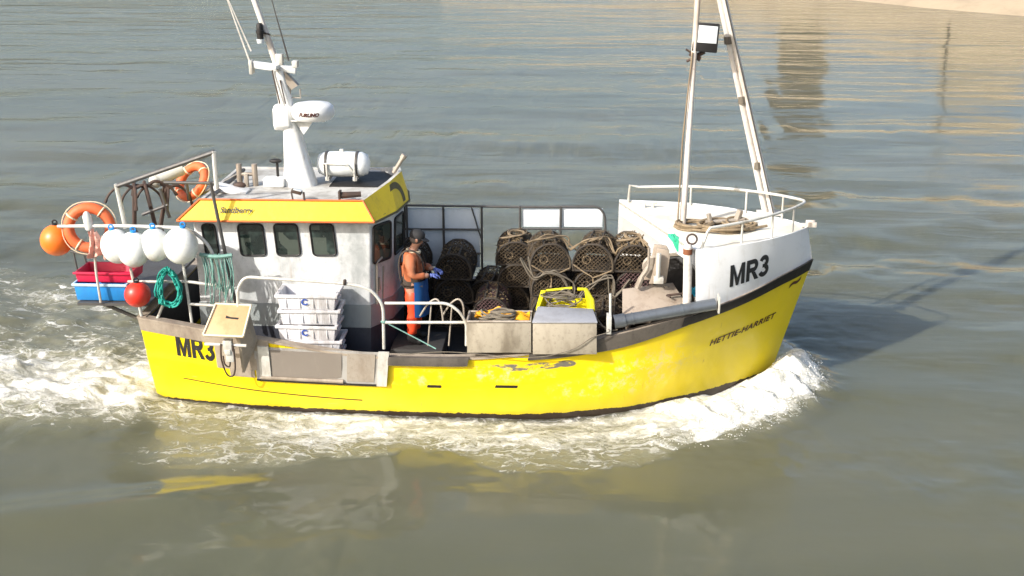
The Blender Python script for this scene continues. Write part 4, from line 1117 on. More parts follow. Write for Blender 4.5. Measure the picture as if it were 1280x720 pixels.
# cream stanchion between table and crate
# hose hoops at the gate
hp = MB()
for x0, x1, base in ((537, 545, 428), (565, 571, 428)):
    hp.tube(smooth_path([at(x0 - 12, 395, y=-1.66), at(x0 - 2, 380, y=-1.68), at(x0 + 8, 374, y=-1.7), at(x0 + 14, 382, y=-1.72), at(x1 + 9, 402, y=-1.73)]), .014, 8)
    hp.tube([at(x1 - 6, 382, y=-1.68), at(x1 - 10, 432, y=-1.7)], .012, 8)
hp.build('hose_hoop', MT['steel'], sr)

# ------------------------------------------------------------------ grey bracket with the hydraulic valve at the quarter
bk = empty('tray_stand', (-3.8, -1.75, .9)); hook(bk, boat)
on_side(at(264, 440, y=-1.75).x, at(318, 440, y=-1.75).x, .62, 1.03, .018).build('backing_plate', MT['guardlight'], bk)
on_side(at(283, 470, y=-1.75).x, at(316, 470, y=-1.75).x, .50, .618, .016).build('backing_plate', MT['guardlight'], bk)
S0, S1, S2, S3 = at(300, 421, y=-2.02), at(311, 386, y=-1.74), at(322, 425, y=-1.76), at(306, 466, y=-1.84)
MB().prism([S0, S1, S2, S3], (-.04, 0, 0)).build('side_cheek', MT['guardlight'], bk, .004)
q = at(284, 424, y=-2.0)
vb = MB().box(q + V((0, .02, -.1)), (.13, .1, .18)).box(q + V((.02, .03, -.26)), (.12, .1, .18)).box(q + V((0, -.02, -.19)), (.09, .05, .08)).build('valve_block', MT['rail'], bk, .012)
MB().tube([at(256, 430, y=-1.98), at(308, 432, y=-1.98)], .024).build('stand_bar', MT['rail'], bk)
MB().tube(smooth_path([at(276, 430, y=-2.02), at(277, 450, y=-2.0), at(284, 468, y=-1.97), at(292, 469, y=-1.97), at(294, 455, y=-2.0), at(291, 432, y=-2.02)]), .013, 8).tube(smooth_path([at(279, 445, y=-2.0), at(281, 455, y=-2.0), at(287, 458, y=-1.99), at(288, 445, y=-2.0)]), .012, 8).build('hose', MT['iron'], vb)
# the tan tray lid tilted on it
cn = [at(254, 419, y=-2.12), at(304, 421, y=-2.12), at(314, 382, y=-1.72), at(270, 380, y=-1.72)]
n_ = (cn[1] - cn[0]).cross(cn[3] - cn[0]).normalized(); 
tray = MB().prism(cn, -n_ * .05).build('tray', MT['tan'], None, .01)
tag(tray, 'tan plastic tray tilted on the grey stand at the stern quarter', 'tray')
rim = MB()
for i in range(4):
    rim.tube([cn[i] + n_ * .006, cn[(i + 1) % 4] + n_ * .006], .018, 6)
rim.build('rim', MT['cream'], tray)
c = cn[0] * .18 + cn[1] * .22 + cn[2] * .35 + cn[3] * .25; e1 = (cn[1] - cn[0]).normalized(); e2 = n_.cross(e1)
MB().prism([c + e1 * a + e2 * b + n_ * .004 for a, b in ((-.09, -.02), (.09, -.035), (.1, -.005), (-.02, .0), (-.09, .025))], n_ * -.01).build('hand_slot', MT['black'], tray)

# ------------------------------------------------------------------ fish boxes by the wheelhouse
def fish_box(mark=True):
    root = empty('fish_box', (0, 0, 0), 'x', 'fish box', 'white fish boxes stacked by the wheelhouse')
    L2, W2, H = .43, .24, .235
    a = [V((-L2 * .93, -W2 * .9, 0)), V((L2 * .93, -W2 * .9, 0)), V((L2 * .93, W2 * .9, 0)), V((-L2 * .93, W2 * .9, 0))]
    b = [V((-L2, -W2, H)), V((L2, -W2, H)), V((L2, W2, H)), V((-L2, W2, H))]
    b2 = [V((q.x * .94, q.y * .9, H)) for q in b]; a2 = [V((q.x * .94, q.y * .9, .02)) for q in a]
    mb = MB(); mb.add(a + b + b2 + a2, [(3, 2, 1, 0)] + [(i, (i + 1) % 4, 4 + (i + 1) % 4, 4 + i) for i in range(4)] + [(4 + i, 4 + (i + 1) % 4, 8 + (i + 1) % 4, 8 + i) for i in range(4)] + [(8 + i, 8 + (i + 1) % 4, 12 + (i + 1) % 4, 12 + i) for i in range(4)] + [(12, 13, 14, 15)])
    mb.build('tub', MT['fishbox'], root, .012)
    rm = MB()
    for sy in (-1, 1): rm.box((0, sy * (W2 + .005), H - .02), (L2 * 2 + .06, .03, .045))
    for sx in (-1, 1): rm.box((sx * (L2 + .012), 0, H - .02), (.035, W2 * 2 - .03, .045)).box((sx * (L2 + .0), 0, H - .1), (.05, .16, .03))
    for k in (-.3, -.1, .1, .3): rm.box((k, -W2 * .96, H * .5), (.02, .02, H * .75))
    rm.build('rim', MT['fishbox'], root, .008)
    c = V((-.02, -W2 * .965 - .012, H * .55))
    lg = MB(); rows = []
    for i in range(22):
        t_ = R(40) + R(290) * i / 21
        for r_ in (.028, .05): rows.append(c + V((r_ * math.cos(t_) * 1.1, 0, r_ * math.sin(t_))))
    if mark: lg.add(rows, [(2 * i, 2 * i + 2, 2 * i + 3, 2 * i + 1) for i in range(21)]).build('round_mark', MT['boxblue'], root)
    return root


fb0 = fish_box(); fb1 = fish_box(False)
bx = at(386, 372, y=-1.42)
boxlab = ['white fish box with a round blue mark, topmost of the stack', 'white fish box second from the top of the stack', 'white fish box with a blue mark, third from the top of the stack',
          'white fish box low in the stack, just above the gunwale', 'white fish box at the bottom of the stack on deck']
ztop = at(386, 364, y=-1.42).z
for i in range(5):
    o = (fb0, fb1)[i] if i < 2 else dup((fb0, fb1)[i % 2], (0, 0, 0))
    o.location = (bx.x + (0, .02, -.015, .03, 0)[i], -1.36 + (.0, .015, -.01, .01, 0)[i], ztop - .235 - i * .236)
    o.rotation_euler.z = (0, .03, -.02, .015, 0)[i]; o['label'] = boxlab[i]
# the stack stands on a low grating
MB().box((bx.x, -1.36, (ztop - .236 * 5 + .43) / 2), (.9, .44, max(.02, ztop - .236 * 5 - .43))).build('box_grating', MT['navy'], boat)

# ------------------------------------------------------------------ bins on the gunwale
def bin_(px0, px1, pyt, pyb, y0, dep, mat):
    a, b = at(px0, pyt, y=y0), at(px1, pyt, y=y0); c, e_ = at(px1, pyb, y=y0), at(px0, pyb, y=y0)
    bk_ = V((0, dep, 0)); w = .02
    mb = MB()
    mb.prism([a, b, c, e_], (0, w, 0)); mb.prism([q + bk_ for q in (a, b, c, e_)], (0, w, 0))
    y1 = V((0, w + .001, 0))
    mb.hexa([e_ + y1, e_ + y1 + V((w, 0, 0)), e_ + V((w, dep - .001, 0)), e_ + V((0, dep - .001, 0)), a + y1, a + y1 + V((w, 0, 0)), a + V((w, dep - .001, 0)), a + V((0, dep - .001, 0))])
    mb.hexa([c + y1 - V((w, 0, 0)), c + y1, c + V((0, dep - .001, 0)), c + V((-w, dep - .001, 0)), b + y1 - V((w, 0, 0)), b + y1, b + V((0, dep - .001, 0)), b + V((-w, dep - .001, 0))])
    mb.hexa([e_ + y1 + V((w, 0, .01)), c + y1 + V((-w, 0, .01)), c + V((-w, dep, .01)), e_ + V((w, dep, .01)), e_ + y1 + V((w, 0, .03)), c + y1 + V((-w, 0, .03)), c + V((-w, dep, .03)), e_ + V((w, dep, .03))])
    return mb, a, b


YB = -1.93
mb, a, b = bin_(584, 664, 402, 441, YB, .42, MT['greybin'])
root = empty('bait_bin', (0, -1.75, 1.0), 'open grey steel bin of rope and orange sheeting on the gunwale', 'bin')
mb.build('tub', MT['greybin'], root, .006)
rm = MB().tube([a, b], .018, 6).tube([a + V((0, .42, 0)), b + V((0, .42, 0))], .018, 6).tube([a, a + V((0, .42, 0))], .018, 6); rm.build('rim', MT['steel'], root)
GA, GB = a, b
mb, a, b = bin_(666, 746, 404, 443, YB + .005, .44, MT['bluebin'])
root2 = empty('bait_bin', (.6, -1.75, 1.0), 'closed grey steel bin with a blue-grey sloping lid on the gunwale', 'bin')
mb.build('tub', MT['greybin'], root2, .006)
t0, t1 = at(672, 385, y=YB + .44), at(741, 388, y=YB + .44)
t0.y = t1.y = YB + .46
MB().prism([a + V((-.01, -.015, .004)), b + V((.01, -.015, .004)), t1, t0], (0, 0, .02)).build('lid', MT['bluebin'], root2, .004)
# rope and sheeting in the open bin
r_ = random.Random(3)


mid = (GA + GB) / 2 + V((0, .2, -.02))
o = MB().tube(coil(mid + V((.05, -.03, .03)), .17, .1, 5, .018, 1.0, .5, .09), .017, 6).tube(coil(mid + V((-.15, 0, .0)), .13, .1, 4, .018, 5.0, .6, .08), .016, 6).build('rope_coil', MT['greyrope'])
tag(o, 'grey brown rope heaped in the open gunwale bin', 'rope')


def sheet(name, c, sx, sy, hz, seed, mat, drop_=.12, n=14):
    vs = []
    for i in range(n + 1):
        for j in range(n + 1):
            x, y = (i / n - .5), (j / n - .5); q = mnoise.noise(V((x * 4 + seed, y * 4, seed))) * hz + mnoise.noise(V((x * 9, y * 9 + seed, 2))) * hz * .5
            vs.append(V(c) + V((x * sx, y * sy, q - drop_ * max(0, max(abs(x), abs(y)) * 2 - .7))))
    fs = [(i * (n + 1) + j, (i + 1) * (n + 1) + j, (i + 1) * (n + 1) + j + 1, i * (n + 1) + j + 1) for i in range(n) for j in range(n)]
    low = [v - V((0, 0, .006)) for v in vs]; N = len(vs)
    return MB().add(vs + low, fs + [tuple(N + k for k in f)[::-1] for f in fs]).build(name, mat, None, angle=60)


o = sheet('oilskin_sheet', mid + V((.03, .07, .05)), .78, .30, .09, 2.2, MT['tarp'])
tag(o, 'crumpled orange yellow sheeting under the rope in the open bin', 'sheeting')
# yellow crate behind the lidded bin
cr0 = empty('yellow_crate', (.75, -1.2, 1.0), 'bright yellow plastic crate of line behind the lidded bin', 'crate')
q = at(706, 392, y=-1.28); w2, d2_, H = .40, .24, .34; zc = q.z + .18
cb = MB(); base = V((q.x, -1.22, zc - H))
for sx in (-1, 1):
    cb.hexa([base + V((sx * w2, -d2_, 0)), base + V((sx * (w2 - .05), -d2_, 0)), base + V((sx * (w2 - .05), d2_, 0)), base + V((sx * w2, d2_, 0)), base + V((sx * (w2 + .02), -d2_, H - .03)), base + V((sx * (w2 - .03), -d2_, H - .03)), base + V((sx * (w2 - .12), d2_, H + .08)), base + V((sx * (w2 - .04), d2_, H + .08))])
cb.box(base + V((0, d2_ - .02, H * .45)), (w2 * 1.7, .03, H * .9)).box(base + V((0, -d2_ + .02, H * .35)), (w2 * 1.88, .03, H * .7)).box(base + V((0, 0, .01)), (w2 * 1.9, d2_ * 1.9, .02))
cb.build('tub', MT['crate'], cr0, .015)
MB().tube([base + V((-w2 * .7, d2_, H + .07)), base + V((w2 * .25, d2_ + .02, H + .11))], .03, 8, flat=.6).tube([base + V((w2 * .45, d2_, H + .1)), base + V((w2 * .75, d2_, H + .1)), base + V((w2 * .98, -d2_ * .3, H + .04)), base + V((w2 * 1.0, -d2_, H - .06))], .04, 8, flat=.6).build('rim', MT['crate'], cr0)
o = MB().tube(coil(base + V((-.05, .02, H - .06)), .22, .14, 7, .012, 8.0, .7, .16), .010, 6).build('rope_coil', MT['greyrope']); tag(o, 'thin grey line heaped in the yellow crate', 'rope')
MB().tube([a + V((.38, 0, 0)), a + V((.4, 0, 0))], .01).v
o = MB().tube(smooth_path([at(748, 405, y=-1.7), at(762, 414, y=-1.86), at(740, 422, y=-1.95), at(712, 438, y=-1.96), at(660, 447, y=-1.95), at(560, 440, y=-1.95), at(500, 444, y=-1.93)], 8), .007, 6).tube(smooth_path([at(745, 396, y=-1.5), at(758, 412, y=-1.72), at(772, 412, y=-1.76)]), .009, 6).build('mooring_line', MT['greyrope'])
tag(o, 'thin blue grey line running along the gunwale below the bins', 'rope')

# ------------------------------------------------------------------ lobster pots
PW, PH, PL = .60, .43, .80


def pot_profile(k=0):
    return [V((-.30, 0, 0)), V((-.30, 0, .17)), V((-.22, 0, .34)), V((-.09, 0, .43)), V((.09, 0, .43)), V((.22, 0, .34)), V((.30, 0, .17)), V((.30, 0, 0))]


def make_pot(netmat, seed, bridle=False, hank=False):
    root = empty('lobster_pot', (0, 0, 0), 'x', 'lobster pot', 'lobster pots stacked on deck')
    rr = random.Random(seed); prof = pot_profile()
    fr_ = MB()
    for y in (0, PL * .5, PL): fr_.tube([p_ + V((0, y, 0)) for p_ in rounded([*prof], .05, 3, True)], .02, 6, True)
    for p_ in (prof[0], prof[7], prof[3], prof[4]): fr_.tube([p_, p_ + V((0, PL, 0))], .018, 6)
    for k in range(5): fr_.tube([V((-.3, PL * (k + .5) / 5, .005)), V((.3, PL * (k + .5) / 5, .005))], .012, 5)
    fr_.build('frame', MT['pot'], root)
    # netting over the arch, and over both ends, as crossing twines
    per = [prof[0]]; acc = [0]
    for a_, b_ in zip(prof[:-1], prof[1:]): acc.append(acc[-1] + (b_ - a_).length)
    T = acc[-1]
    def arch(s):
        s = max(0, min(T, s))
        for i in range(len(acc) - 1):
            if s <= acc[i + 1] + 1e-9:
                f = (s - acc[i]) / (acc[i + 1] - acc[i]); return prof[i].lerp(prof[i + 1], f)
        return prof[-1]
    nt_ = MB(); step = .062
    for sgn in (-1, 1):
        s0 = -PL
        while s0 < T + PL:
            pts = []; N = 12
            for i in range(N + 1):
                y = PL * i / N; s = s0 + sgn * y + (PL if sgn < 0 else 0) * 0
                if 0 <= s <= T:
                    q = arch(s); pts.append(V((q.x * .985, y, q.z * .985 - .02 * math.sin(math.pi * i / N * 2)**2)) + V((rr.uniform(-.006, .006), 0, rr.uniform(-.008, .004))))
            if len(pts) > 1: nt_.tube(pts, .0055, 4)
            s0 += step
    def inside(x, z):
        if not (-.3 <= x <= .3 and 0 <= z <= .43): return False
        ax = abs(x)
        return z <= .17 or (ax <= .30 - (z - .17) * .08 / .17 and z <= .34) or (z > .34 and ax <= .22 - (z - .34) * .13 / .09)
    for y, bulge in ((.0, -1), (PL, 1)):
        for sgn in (-1, 1):
            c = -.9
            while c < .9:
                pts = []
                for i in range(30):
                    x = -.3 + .6 * i / 29; z = c + sgn * x
                    if inside(x, z): pts.append(V((x, y + .015 * bulge * (1 - (x / .3)**2) + rr.uniform(-.006, .006), z + rr.uniform(-.009, .009))))
                if len(pts) > 1: nt_.tube(pts, .0058, 4)
                c += .066 + rr.uniform(-.012, .012)
    nt_.build('netting', netmat, root)
    gw = MB()
    for _ in range(110):
        s = T * (.5 + rr.gauss(0, .17)); y = rr.uniform(0, PL); q = arch(s); q = V((q.x, y, q.z)); d = V((rr.uniform(-.05, .05), rr.uniform(-.06, .06), rr.uniform(-.02, .035)))
        gw.tube([q, q + d * .6 + V((0, 0, .012)), q + d], [.006, .008, .003], 4)
    tag(gw.build('weed', MT['net'] if seed % 2 else MT['weed'], root), kind='stuff')
    # funnel and its ring, bait band, dark floor
    MB().torus((-.1, .03, .17), .06, .011, Matrix.Rotation(R(80), 3, 'X'), 16, 6).build('funnel', MT['rope'], root)
    MB().box((0, PL / 2, .012), (.58, PL * .98, .012)).build('floor', MT['potfloor'], root)
    # sagging inner net, added as a dark mass so the inside reads shaded
    pn = MB()
    for k in range(9):
        y = PL * (.18 + .08 * k); pn.tube(smooth_path([V((-.26, y, .03)), V((-.2 + rr.uniform(-.03, .03), y + .02, .26)), V((rr.uniform(-.04, .04), y, .30 + rr.uniform(-.05, .04))), V((.2, y - .02, .25)), V((.26, y, .03))], 4), .022, 5, flat=2.2)
    pn.build('dark_inner_mass', MT['potfloor'], root)
    if hank: MB().tube(smooth_path([V((-.25, .3, .42)), V((-.05, .22, .47)), V((.12, .36, .46)), V((.2, .55, .38))]), .02, 6).tube(coil(V((.02, .45, .45)), .13, .16, 3, .012, seed * 2.0, .6, .05), .014, 5).build('rope_hank', MT['rope'], root)
    if bridle: MB().tube(smooth_path([V((-.3, -.01, .1)), V((-.12, -.03, -.02)), V((0, -.035, -.1)), V((.0, -.04, -.26))]), .011, 5).tube(smooth_path([V((.28, -.01, .02)), V((.12, -.03, -.05)), V((0, -.035, -.1))]), .011, 5).ball((0, -.04, -.27), .025, None, 8, 6).build('bridle', MT['rope'], root)
    return root


potA = make_pot(MT['net'], 1); potB = make_pot(MT['purple'], 2); potC = make_pot(MT['net'], 3, True); potD = make_pot(MT['net'], 4, False, True); potE = make_pot(MT['net'], 6)
z0, dz = .44, .415
GRP = 'lobster pots stacked on deck'
spots = []   # proto, x, y, layer, rotz, label
for lay in range(4):
    spots += [(potC if lay == 3 else potA, .53, -.02 + .03 * (lay % 2), lay, .03 * (lay - 1), 'lobster pot in the stack behind the yellow crate' if lay < 3 else 'sunlit lobster pot on top of the stack left of centre, its bridle hanging down'),
              (potC if lay == 3 else potE, 1.17, -.02 + .03 * ((lay + 1) % 2), lay, -.03 * (lay - 1), ['lobster pot low in the middle stack between crate and hauling table', 'lobster pot second up in the middle stack beside the hauling table', 'lobster pot under the sunlit top pot of the middle stack', 'sunlit lobster pot on top of the middle stack, with a pale funnel ring'][lay]),
              (potB if lay == 2 else potD if lay == 3 else potA, 1.80, .0, lay, .05, ['lobster pot at the foot of the stack behind the hauler', 'lobster pot second up in the stack behind the hauler', 'purplish lobster pot one below the top, beside the hauler', 'lobster pot on top of the stack nearest the white bow'][lay]),
              (potD if lay == 3 else potA, -.06 - .09 * (lay < 2), .72, lay, -.04, ['shaded lobster pot at the foot of the tall dark stack', 'shaded lobster pot second up in the tall dark stack', 'shaded lobster pot third up in the tall dark stack', 'shaded lobster pot on top of the tall dark stack near the far rail'][lay])]
    if lay < 3: spots += [(potE, -1.10, .75, lay, .06, ['dark lobster pot at the foot of the pile right of the fisherman', 'dark lobster pot in the middle of the pile right of the fisherman', 'dark lobster pot topping the pile right of the fisherman'][lay]),
                          (potA, -1.90, .85, lay, -.05, ['dark lobster pot at the foot of the pile left of the fisherman', 'dark lobster pot in the middle of the pile left of the fisherman', 'dark lobster pot topping the pile between wheelhouse and fisherman'][lay])]
spots += [(potE, -.62, .95, 0, .1, 'shaded lobster pot on deck at the left foot of the tall dark stack'), (potE, -.58, .95, 1, -.06, 'shaded lobster pot stepped down left of the tall dark stack'), (potB, -.42, -.2, 0, 0, 'lobster pot beneath the purplish one behind the open bin'), (potB, -.42, -.2, 1, .05, 'purplish lobster pot standing alone behind the open grey bin'),
          (potA, 1.42, -.92, 0, .1, 'lobster pot on deck under the hauling table edge'), (potA, 1.42, -.92, 1, .02, 'lobster pot squeezed between yellow crate and hauling table')]
used = set()
for lab, pts, mt_ in (('tangle of tan rope draped across the sunlit lobster pots', [(.2, .1, 2.13), (.45, .2, 2.17), (.7, .35, 2.1), (.86, .3, 1.92), (1.0, .2, 2.08), (1.2, .15, 2.16), (1.4, .3, 2.12), (1.5, .15, 1.93), (1.62, .05, 2.05), (1.85, .25, 2.14), (2.0, .1, 2.08)], 'rope'),
                    ('dark grey warp hanging down the front of the pot stacks', [(.1, .0, 1.9), (.25, -.06, 1.55), (.5, -.08, 1.68), (.8, -.06, 1.5), (.9, -.06, 1.2), (1.1, -.07, 1.45), (1.45, -.05, 1.62), (1.5, -.08, 1.3), (1.8, -.05, 1.58)], 'greyrope')):
    mb_ = MB()
    for k in range(3):
        rr_ = random.Random(k + len(lab)); mb_.tube(smooth_path([V(q) + V((rr_.uniform(-.07, .07), rr_.uniform(-.05, .03), rr_.uniform(-.03, .035))) for q in pts], 6), .013, 6)
    tag(mb_.build('tangled_rope', MT[mt_]), lab, 'rope')
for pr_, x, y, lay, rz, lab in spots:
    loc = (x + r_.uniform(-.02, .02), y + r_.uniform(-.03, .03), z0 + lay * (.365 if 'tall dark' in lab else dz)); rz += r_.uniform(-.1, .1)
    if id(pr_) not in used: used.add(id(pr_)); o = pr_; o.location = loc; o.rotation_euler.z = rz; o['label'] = lab
    else: o = dup(pr_, loc, rz, lab)
    o.rotation_euler.y = r_.uniform(-.05, .05); o.rotation_euler.x = r_.uniform(-.025, .025); k = r_.uniform(.95, 1.05); o.scale = (k, r_.uniform(.95, 1.06), r_.uniform(.95, 1.0) if 'tall dark' not in lab else .86)
    o['group'] = GRP

# ------------------------------------------------------------------ floats, lifebuoys and gear at the stern
def ball_float(name, px, py, y, r, mat, label, cat, M=None, parent_eye=True):
    c = at(px, py, y=y); root = empty(name, c, label, cat)
    rr = (r, r, r) if not hasattr(r, '__len__') else r
    MB().ball(c, rr, M, 24, 16).build('shell', mat, root, angle=80)
    MB().lathe([(.045, rr[2] * .93), (.04, rr[2] * 1.06), (.02, rr[2] * 1.1)], c, M, 12).torus(c + (M @ V((0, 0, rr[2] * 1.14)) if M else V((0, 0, rr[2] * 1.14))), .035, .012, Matrix.Rotation(R(90), 3, 'X'), 14, 6).build('eye', MT['black'] if mat is not MT['float'] else MT['blue'], root)
    return root


ball_float('buoy', 71, 300, -1.22, .235, MT['orange'], 'large orange ball buoy hanging at the stern corner', 'buoy')
ball_float('buoy', 172, 368, -1.52, .19, MT['red'], 'small red ball buoy hung on the lower stern rail', 'buoy')
for k, (px, py) in enumerate(((146, 308), (167, 309), (194, 307), (226, 307))):
    lab = ['white plastic float next to the orange lifebuoy', 'white float second from the lifebuoy on the stern rail', 'white float third from the lifebuoy on the stern rail', 'white plastic float nearest the wheelhouse, on the stern rail'][k]
    fz = (.97, 1.0, .93, 1.05)[k]; o = ball_float('float', px, py + (0, 3, -1, 0)[k], -1.52 - .05 * (k % 2), (.235 * fz, .20, .265 * fz), MT['float'], lab, 'float', Matrix.Rotation(R((-11, 4, -3, 10)[k]), 3, 'Y')); o['group'] = 'white floats along the stern rail'


def lifebuoy(px, py, y, Rr, r, M, label):
    c = at(px, py, y=y); root = empty('lifebuoy', c, label, 'lifebuoy')
    MB().torus(c, Rr, r, M, 48, 14).build('ring', MT['ringorange'], root, angle=80)
    bd = MB()
    for a in (.9, 2.5, 4.1, 5.6):
        ps = []
        for k in range(10):
            t_ = 2 * math.pi * k / 10; q = V(((Rr + (r + .004) * math.cos(t_)) * math.cos(a), (Rr + (r + .004) * math.cos(t_)) * math.sin(a), (r + .004) * math.sin(t_))); ps.append(c + M @ q)
        bd.tube(ps, .014, 6, True)
    gr = [c + M @ V(((Rr + r + .01 + .02 * abs(math.sin(2 * t_))) * math.cos(t_), (Rr + r + .01 + .02 * abs(math.sin(2 * t_))) * math.sin(t_), 0)) for t_ in np.linspace(0, 2 * math.pi, 40)[:-1]]
    bd.tube(gr, .008, 5, True); bd.build('grab_line', MT['cream'], root)
    return root


lifebuoy(112, 285, -1.30, .292, .08, Matrix.Rotation(R(12), 3, 'Z') @ Matrix.Rotation(R(82), 3, 'X'), 'orange lifebuoy ring on the stern rail beside the orange buoy')
lifebuoy(240, 227, .3, .26, .07, Matrix.Rotation(R(-35), 3, 'Z') @ Matrix.Rotation(R(55), 3, 'X'), 'faded orange lifebuoy behind the gallows frame by the roof')
# lamp of the lifebuoy, white and cloth wrapped
c = at(110, 277, y=-1.42); o = MB().lathe([(.05, -.12), (.062, -.1), (.062, .08), (.04, .13), (.02, .15)], c, Matrix.Rotation(R(-6), 3, 'Y'), 14).build('lifebuoy_light', MT['float']); tag(o, 'white lifebuoy light clipped to the rail inside the orange ring', 'light')
c = at(117, 303, y=-1.47); vs = []; NR = 14
for i in range(NR + 1):
    for j in range(9):
        u_, v_ = i / NR, j / 8 - .5; w_ = .07 + .11 * u_
        vs.append(c + V((v_ * w_ * 1.6 + .05 * u_ + .02 * mnoise.noise(V((i * .5, j, 1))), .05 * math.sin(v_ * 14 + i * .4) * (.4 + u_) + .03 * mnoise.noise(V((i * .6, j * .8, 7))), .18 - .40 * u_ + .03 * math.cos(v_ * 9))))
fs = [(i * 9 + j, i * 9 + j + 1, (i + 1) * 9 + j + 1, (i + 1) * 9 + j) for i in range(NR) for j in range(8)]; N_ = len(vs)
o = MB().add(vs + [q + V((0, .008, 0)) for q in vs], fs + [tuple(N_ + k for k in f)[::-1] for f in fs]).build('rag', weathered('pink_rag', (.62, .36, .30), (.5, .22, .18), .9, amount=.7), None, angle=80); tag(o, 'pale pink rag knotted on the rail under the lifebuoy', 'rag')
# blue box with a crimson one in it on the stern platform
c = at(131, 362, y=-1.15); zb = at(131, 377, y=-1.35).z
bxr = empty('fish_box', (c.x, -1.05, zb + .002), 'bright blue plastic fish box on the stern platform', 'fish box')
def tub(w, d, h, base, lean=.06, th=.02):
    a = [V((sx * w / 2 * (1 - lean), sy * d / 2 * (1 - lean), 0)) + base for sx, sy in ((-1, -1), (1, -1), (1, 1), (-1, 1))]
    b = [V((sx * w / 2, sy * d / 2, h)) + base for sx, sy in ((-1, -1), (1, -1), (1, 1), (-1, 1))]
    i_ = [V((sx * (w / 2 - th), sy * (d / 2 - th), h)) + base for sx, sy in ((-1, -1), (1, -1), (1, 1), (-1, 1))]
    j_ = [V((sx * (w / 2 * (1 - lean) - th), sy * (d / 2 * (1 - lean) - th), th)) + base for sx, sy in ((-1, -1), (1, -1), (1, 1), (-1, 1))]
    return MB().add(a + b + i_ + j_, [(3, 2, 1, 0)] + [(q + i, q + (i + 1) % 4, q + 4 + (i + 1) % 4, q + 4 + i) for q in (0, 4, 8) for i in range(4)] + [(12, 13, 14, 15)])
tub(.78, .5, .27, V((c.x, -1.08, zb + .003))).build('tub', MT['blue'], bxr, .012)
rb = MB()
for sy in (-1, 1): rb.box((c.x, -1.08 + sy * .255, zb + .25), (.83, .025, .04))
for sx in (-1, 1): rb.box((c.x + sx * .4, -1.08, zb + .25), (.025, .46, .04))
rb.build('rim', weathered('pale_blue_rim', (.45, .62, .72), (.2, .4, .6), .5), bxr, .006)
cx = empty('fish_box', (c.x + .03, -1.0, zb + .3), 'crimson plastic fish box stacked on the blue one at the stern', 'fish box')
tub(.86, .52, .16, V((c.x + .06, -1.03, zb + .276))).build('tub', MT['crimson'], cx, .012)
MB().box((c.x + .06, -1.30, zb + .42), (.9, .03, .03)).build('rim', MT['crimson'], cx, .006)
# teal rope coil and pale line hung on the rail
pts = []
c = at(213, 357, y=-1.48); mb = MB()
for k in range(9):
    rr = random.Random(k); w = .15 + rr.uniform(-.04, .03); hh = .27 + rr.uniform(-.05, .04); ox = rr.uniform(-.03, .03)
    mb.tube([c + V((ox + w * math.cos(t_) * (1 - .25 * math.sin(t_)), -.05 + rr.uniform(-.05, .05), hh * math.sin(t_) - .02 + rr.uniform(-.004, .004))) for t_ in np.linspace(0, 2 * math.pi, 26)[:-1]], .013, 6, True)
o = mb.build('rope_coil', MT['teal']); tag(o, 'teal green rope coil hanging on the lower stern rail', 'rope')
mb = MB(); rr = random.Random(9)
for k in range(26):
    x0 = 251 + 38 * k / 25 + rr.uniform(-2, 2); bot = 372 + rr.uniform(-14, 10)
    a_ = at(x0, 318 + rr.uniform(-2, 3), y=-1.50); mid_ = at(x0 + 4 + rr.uniform(-3, 3), (318 + bot) / 2, y=-1.53 + rr.uniform(-.04, .04)); b_ = at(x0 + 6 + rr.uniform(-5, 5), bot, y=-1.50)
    mb.tube(smooth_path([a_, mid_, b_], 5), .0075, 5)
mb.tube(smooth_path([at(250, 318, y=-1.5), at(270, 321, y=-1.52), at(290, 319, y=-1.5)]), .03, 6)
o = mb.build('hung_line', MT['line']); tag(o, 'bundle of pale teal lines hung from the stern rail beside the wheelhouse', 'line')
# grapnels in the frame
def grapnel(px, py, y, label, tilt, flip=1):
    c = at(px, py, y=y); M = Matrix.Rotation(tilt, 3, 'Y'); root = empty('grapnel', c, label, 'grapnel'); root['group'] = 'rusty grapnels hung in the gallows frame'
    MB().tube([c + M @ V((0, 0, .22)), c + M @ V((0, 0, -.45))], .034, 8).torus(c + M @ V((0, 0, -.5)), .05, .014, Matrix.Rotation(R(90), 3, 'X'), 14, 6).build('shank', MT['iron'], root)
    for k in range(4):
        a = k * math.pi / 2 + .4; dx, dy = math.cos(a), math.sin(a)
        MB().tube(smooth_path([c + M @ V((0, 0, .2)), c + M @ V((dx * .16, dy * .16, .26)), c + M @ V((dx * .34, dy * .34, .14)), c + M @ V((dx * .42, dy * .42, -.02))]), [.026] * 8 + [.02] * 8 + [.026] * 3, 6).build('fluke', MT['iron'], root)


grapnel(168, 252, -.6, 'rusty grapnel with curved flukes behind the white floats', .1)
grapnel(186, 250, -.4, 'rusty grapnel leaning next to the first, nearer the wheelhouse', -.15)
grapnel(206, 250, -.1, 'rusty grapnel with a bent shank nearest the faded lifebuoy', .25)
c = at(200, 226, y=-.1); o = MB().tube([at(194, 226, y=-.1), at(228, 210, y=.1)], [.10, .11], 14).ball(at(195, 226, y=-.1), (.11, .11, .11)).build('fender', weathered('grey_fender', (.5, .5, .46), (.3, .28, .22), .6, amount=.6)); tag(o, 'pale grey fender lashed high in the gallows frame', 'fender')
